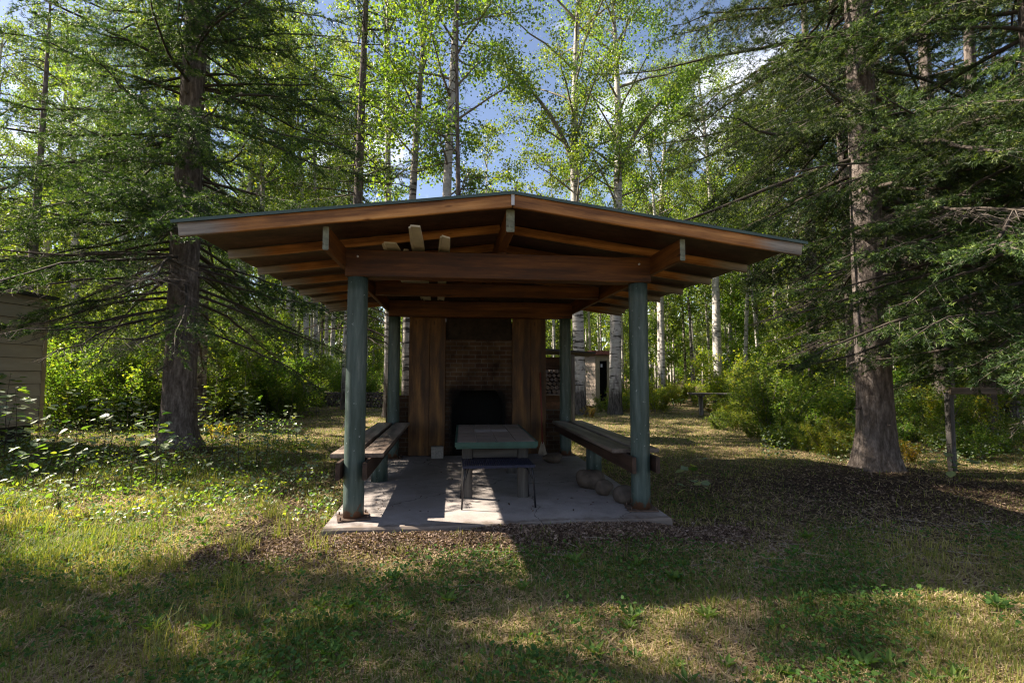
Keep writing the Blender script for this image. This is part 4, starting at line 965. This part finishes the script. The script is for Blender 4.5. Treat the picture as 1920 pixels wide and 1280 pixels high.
wx, wy = spot(1060, 11.6)
ws = empty('firewood_shelter', (wx, wy, -.06), -YAW, 'small dark lean to roof sheltering firewood behind the back right post', 'wood shelter')
q = MB(); q.add([(-.75, -.5, 1.98), (.62, -.5, 1.90), (.62, .6, 1.86), (-.75, .6, 1.94), (-.75, -.5, 2.03), (.62, -.5, 1.93), (.62, .6, 1.89), (-.75, .6, 1.99)], [(3, 2, 1, 0), (4, 5, 6, 7), (0, 1, 5, 4), (1, 2, 6, 5), (2, 3, 7, 6), (3, 0, 4, 7)]); q.build('roof', 'darkroof', ws)
for a, b in ((-.65, -.4), (.12, -.4), (-.65, .5), (.12, .5)): beam('post', (a, b, 0), (a, b, 1.88), .08, .08, 'greyplank', ws, up=(0, 1, 0), local=True)
q = MB(); q.box(-.64, .10, .42, .45, .05, 1.85); q.build('back_board', 'darkwood', ws)
q = MB(); q.box(-.66, .13, -.42, .44, .98, 1.01); q.build('shelf', 'greyplank', ws)
def logs(q, x0, x1, z0, z1, y0, y1, r=.06, k=9):
    z = z0+r; row = 0
    while z < z1-r*.5:
        x = x0+r+(row % 2)*r
        while x < x1-r*.6:
            rr = r*R.uniform(.72, 1.0); yy = y0+R.uniform(-.04, .04); q.tube([(x, yy, z), (x, y1, z)], [rr, rr], k, 0, True, True, None); x += 2*r
        z += r*1.78; row += 1
q = MB(); logs(q, wx-.58, wx+.06, .95, 1.5, wy-.35, wy+.35, .05); o = q.build('firewood_stack', 'spruce_bark'); tag(o, 'pale split firewood stacked on the shelf of the small lean to shelter', 'firewood', kind='stuff')
px_, py_ = spot(655, 22.5); q = MB(); logs(q, px_-2.3, px_+1.6, -.1, .62, py_-.25, py_+.3, .075)
tag(q.build('wood_pile', 'spruce_bark'), 'dark pile of cut logs at the back of the left lawn', 'firewood', kind='stuff')

bx_, by_ = spot(1350, 18.2)
pb = empty('plank_bench', (bx_, by_, -.08), -YAW, 'weathered grey plank bench at the edge of the path on the right', 'bench')
for k, (dy, x0, x1) in enumerate([(-.18, -1.15, 1.05), (.02, -1.0, 1.1), (.22, -1.1, .95)]): beam('plank', (x0, dy, .76+.006*k), (x1, dy, .755), .17, .05, 'greyplank', pb, local=True)
for x_ in (-.72, .75):
    beam('leg', (x_, 0, 0), (x_, 0, .66), .13, .13, 'greyplank', pb, up=(0, 1, 0), local=True); beam('cross_piece', (x_, -.25, .695), (x_, .28, .695), .10, .07, 'greyplank', pb, local=True)

rx, ry = spot(1775, 7.75)
rf = empty('rail_fence', (rx, ry, -.08), 0, 'pale horizontal wooden rail on a dark post at the right edge', 'fence')
beam('post', (0, 0, -.1), (0, 0, 1.20), .08, .09, 'blackplank', rf, up=(0, 1, 0), local=True); beam('post', (2.4, -.3, -.1), (2.4, -.3, 1.2), .11, .11, 'soot_and_shade', rf, up=(0, 1, 0), local=True)
beam('rail', (-.06, -.075, 1.225), (2.6, -.39, 1.23), .045, .10, 'rail', rf, local=True)

# ------------------------------------------------------------------ grass, weeds, dead leaves
def scatter(n, F0, F1, rng, pw=1.0, wid=1.12):
    u = rng.random(n); F = (F0**(1-pw)+(F1**(1-pw)-F0**(1-pw))*u)**(1/(1-pw)) if pw != 1 else F0*(F1/F0)**u
    X = rng.uniform(-1, 1, n)*(wid*F+.6)
    x = CAM[0]+F*math.sin(YAW)+X*math.cos(YAW); y = CAM[1]+F*math.cos(YAW)-X*math.sin(YAW)
    ok = ~((np.abs(x+.02) < 1.70) & (y > -.36) & (y < 4.3)); return x[ok], y[ok], F[ok]
def patch(x, y, s, o): return .5+.25*(np.sin(x*s+o)*np.cos(y*s*1.3-o*2)+np.sin(x*s*2.3-y*s*1.9+o*3))
rng = np.random.default_rng(17)
def blades(mb, x, y, h, w, mi, rnd, rng, lean=.5):
    n = len(x); z = hgt(x, y)-.004; a = rng.uniform(0, 6.28, n); D = np.stack([np.cos(a), np.sin(a), 0*a], 1); S = np.stack([-np.sin(a), np.cos(a), 0*a], 1)*(w*.5)[:, None]
    P = np.stack([x, y, z], 1); ln = (h*rng.uniform(.1, 1, n)*lean*1.6)[:, None]; hh = h[:, None]
    Mid = P+D*ln*.35+np.array([0, 0, 1])*hh*.62; Tip = P+D*ln+np.array([0, 0, 1])*hh*.9
    V = np.stack([P-S, P+S, Mid+S*.7, Mid-S*.7, Tip], 1); b = np.arange(n)[:, None]*5
    mb.add(V, b+np.array([0, 1, 2, 3]), mi, np.repeat(rnd, 5)); mb.f.append((b+np.array([3, 2, 4])+(mb.n-5*n), mi, False))
x, y, F = scatter(330000, 2.2, 24, rng, 1.35); li = litterness(x, y); g = patch(x, y, 1.1, .7)
keep = (rng.random(len(x)) > li*.93) & (rng.random(len(x)) < .30+1.1*(patch(x, y, 1.9, 3.3)-.2)+.35*(y > 5)); x, y, F, g = x[keep], y[keep], F[keep], g[keep]
lawn = (y > 5)
h = rng.uniform(.02, .065, len(x))*(.7+.8*patch(x, y, 2.0, 2)); h *= np.where((x < -3.2) & (y > -1) & (y < 6), 1.7, 1)
w = .0032+.0012*F**.8*rng.uniform(.6, 1.2, len(x))
mb = MB(); blades(mb, x, y, h, w, 0, np.clip(g*.55+rng.random(len(x))*.45-.05-np.where(lawn, .15, 0), 0, 1), rng); tag(mb.build('grass', 'grass'), 'patchy green lawn grass over the clearing', 'grass', kind='stuff')
# flattened dry blades
x, y, F = scatter(240000, 2.2, 18, rng, 1.4); kp = rng.random(len(x)) > litterness(x, y)*.85; x, y, F = x[kp], y[kp], F[kp]; n = len(x); a = rng.uniform(0, 6.28, n); L = rng.uniform(.03, .10, n); D = np.stack([np.cos(a), np.sin(a), rng.uniform(-.1, .35, n)], 1)*L[:, None]
P = np.stack([x, y, hgt(x, y)+.006], 1); S = np.stack([-np.sin(a), np.cos(a), 0*a], 1)*(.0016+.0006*F)[:, None]
V = np.stack([P-S, P+S, P+D+S*.4, P+D-S*.4], 1); mb = MB(); mb.add(V, np.arange(n)[:, None]*4+np.arange(4), 0, np.repeat(rng.random(n), 4)); tag(mb.build('dry_grass', 'dry'), 'flattened straw coloured dry grass among the green', 'grass', kind='stuff')
# long grass tufts
mb = MB(); rngt = np.random.default_rng(23)
for k in range(260):
    F = 2.6+R.random()*8; px = R.uniform(-60, 620) if k % 3 else R.uniform(600, 1950); 
    if k % 3 == 0: F = R.uniform(2.4, 4.6)
    cx_, cy_ = spot(px, F)
    if abs(cx_) < 1.8 and -.4 < cy_ < 4.3: continue
    n = 34; xx = cx_+rngt.normal(size=n)*.05; yy = cy_+rngt.normal(size=n)*.05; blades(mb, xx, yy, rngt.uniform(.08, .24, n)*(1 if k % 3 else .42), np.full(n, .0042), 0, np.clip(rngt.random(n)*.6+.2, 0, 1), rngt, .75)
tag(mb.build('long_grass', 'grass'), 'long arching grass tufts in the left foreground', 'grass', kind='stuff')
# broad-leaved weeds and clover
rngw = np.random.default_rng(29); mb = MB(); x, y, F = scatter(90000, 2.2, 12, rngw, 1.5); d = patch(x, y, 1.7, 4.1)+.5*np.exp(-((x-.3)/1.9)**2-((y+1.35)/.5)**2)+.25*(x < -3); keep = (rngw.random(len(x)) < (d-.35)*1.5) & (litterness(x, y) < .6)
x, y = x[keep], y[keep]; n = len(x); P = np.stack([x, y, hgt(x, y)+rngw.uniform(.01, .075, n)], 1); N = rngw.normal(size=(n, 3))*.45+np.array([0, 0, 1]); leaves(mb, P, N, .024, 0, rngw.random(n)*.75, rngw, .8, None, .15, True)
for k in range(80):                              # dandelion-like rosettes
    px = R.uniform(-20, 1940); F = 2.5+R.random()**1.6*4; cx_, cy_ = spot(px, F)
    if float(litterness(cx_, cy_)) > .5 or (abs(cx_) < 1.8 and -.4 < cy_ < 4.3): continue
    n = R.randint(5, 9); a = np.arange(n)*2*np.pi/n+R.random(); l = R.uniform(.05, .095); D = np.stack([np.cos(a), np.sin(a), rngw.uniform(.25, 1.1, n)], 1); D = unit(D)*l
    P = np.array([cx_, cy_, float(hgt(cx_, cy_))+.006])+D*.55; N = np.stack([-np.cos(a), -np.sin(a), 1.2+0*a], 1); leaves(mb, P, N, np.full(n, l*1.1), 0, np.full(n, R.uniform(.5, 1)), rngw, .34, D, .1, True)
tag(mb.build('weeds', 'weed'), 'clover and dandelion leaves growing in the lawn', 'weeds', kind='stuff')
# ground plants in the bushy left and under the trees
rngg = np.random.default_rng(31); mb = MB()
x, y, F = scatter(90000, 5.0, 24, rngg, .9); X = (x-CAM[0])*math.cos(YAW)-(y-CAM[1])*math.sin(YAW); pxx = 960+X/F*FPX
reg = ((pxx < 640-(F-6)*14) & (F < 14.5)) | ((pxx > 1420) & (F > 8.3)) | (F > 21); keep = reg & (rngg.random(len(x)) < (patch(x, y, 1.3, 9)-.1)*.9) & (litterness(x, y) < .75)
x, y, F = x[keep], y[keep], F[keep]; n = len(x); P = np.stack([x, y, hgt(x, y)+rngg.uniform(.02, .34, n)*np.clip(F/9, .5, 1.2)], 1); N = rngg.normal(size=(n, 3))*.6+np.array([0, 0, 1]); leaves(mb, P, N, .038+.0018*F, 0, rngg.random(n), rngg, .7, None, .15)
tag(mb.build('ground_plants', 'sapling_leaf'), 'low leafy ground plants at the foot of the trees', 'plants', kind='stuff')
# dead leaves and chips
rngl = np.random.default_rng(37); mb = MB(); x, y, F = scatter(150000, 2.2, 14, rngl, 1.2); keep = rngl.random(len(x)) < litterness(x, y)*.85+.035; x, y, F = x[keep], y[keep], F[keep]; n = len(x)
P = np.stack([x, y, hgt(x, y)+rngl.uniform(.002, .022, n)], 1); N = rngl.normal(size=(n, 3))*.38+np.array([0, 0, 1]); leaves(mb, P, N, rngl.uniform(.016, .044, n), 0, rngl.random(n), rngl, .6)
n = 26000; x = rngl.uniform(-2.6, 2.3, n); y = -.40-np.abs(rngl.normal(size=n))*.24; P = np.stack([x, y, hgt(x, y)+rngl.uniform(.002, .035, n)], 1); leaves(mb, P, rngl.normal(size=(n, 3))*.5+np.array([0, 0, 1]), rngl.uniform(.014, .04, n), 0, rngl.random(n), rngl, .55)
tag(mb.build('leaf_litter', 'litter'), 'brown dead leaves and bark chips heaped along the slab and under the trees', 'litter', kind='stuff')
# a few dead leaves blown on to the slab, twigs in the litter
mb = MB(); n = 46; x = rngl.uniform(-1.4, 1.3, n); y = rngl.uniform(-.2, 3.3, n)*rngl.random(n); leaves(mb, np.stack([x, y, np.full(n, .008)], 1), rngl.normal(size=(n, 3))*.3+np.array([0, 0, 1]), rngl.uniform(.02, .045, n), 0, rngl.random(n)*.5, rngl, .6)
tag(mb.build('slab_leaves', 'litter'), 'few dark dead leaves scattered on the concrete slab', 'litter', kind='stuff')
mb = MB(); n = 420; x = rngl.uniform(-3, 5, n); y = rngl.uniform(-1.6, -.42, n); a = rngl.uniform(0, 6.28, n); P = np.stack([x, y, hgt(x, y)+.012], 1); L = rngl.uniform(.06, .32, n)[:, None]; sticks(mb, P, P+np.stack([np.cos(a), np.sin(a), rngl.uniform(-.02, .16, n)], 1)*L, .0022, .001, 0, rngl)
tag(mb.build('fallen_twigs', 'straw'), 'thin fallen twigs lying in the litter before the slab', 'twigs', kind='stuff')

# labels that would repeat get their order from left to right as the photographer sees them
by = {}
for o in list(C.objects):
    if o.parent is None and 'group' in o.keys() and 'label' in o.keys() and str(o['label']).endswith(' row'): by.setdefault(o['label'], []).append(o)
for lab, L in by.items():
    if len(L) < 2: continue
    def across(o):
        dx, dy = o.location.x-CAM[0], o.location.y-CAM[1]; return (dx*math.cos(YAW)-dy*math.sin(YAW))/(dx*math.sin(YAW)+dy*math.cos(YAW))
    L.sort(key=across); n = len(L)
    names_ = ['left one', 'right one'] if n == 2 else ['leftmost'] + ['%s from left' % w for w in ('second', 'third', 'fourth', 'fifth', 'sixth', 'seventh', 'eighth')][:n-2] + ['rightmost']
    for o, w in zip(L, names_): o['label'] = lab + ', ' + w
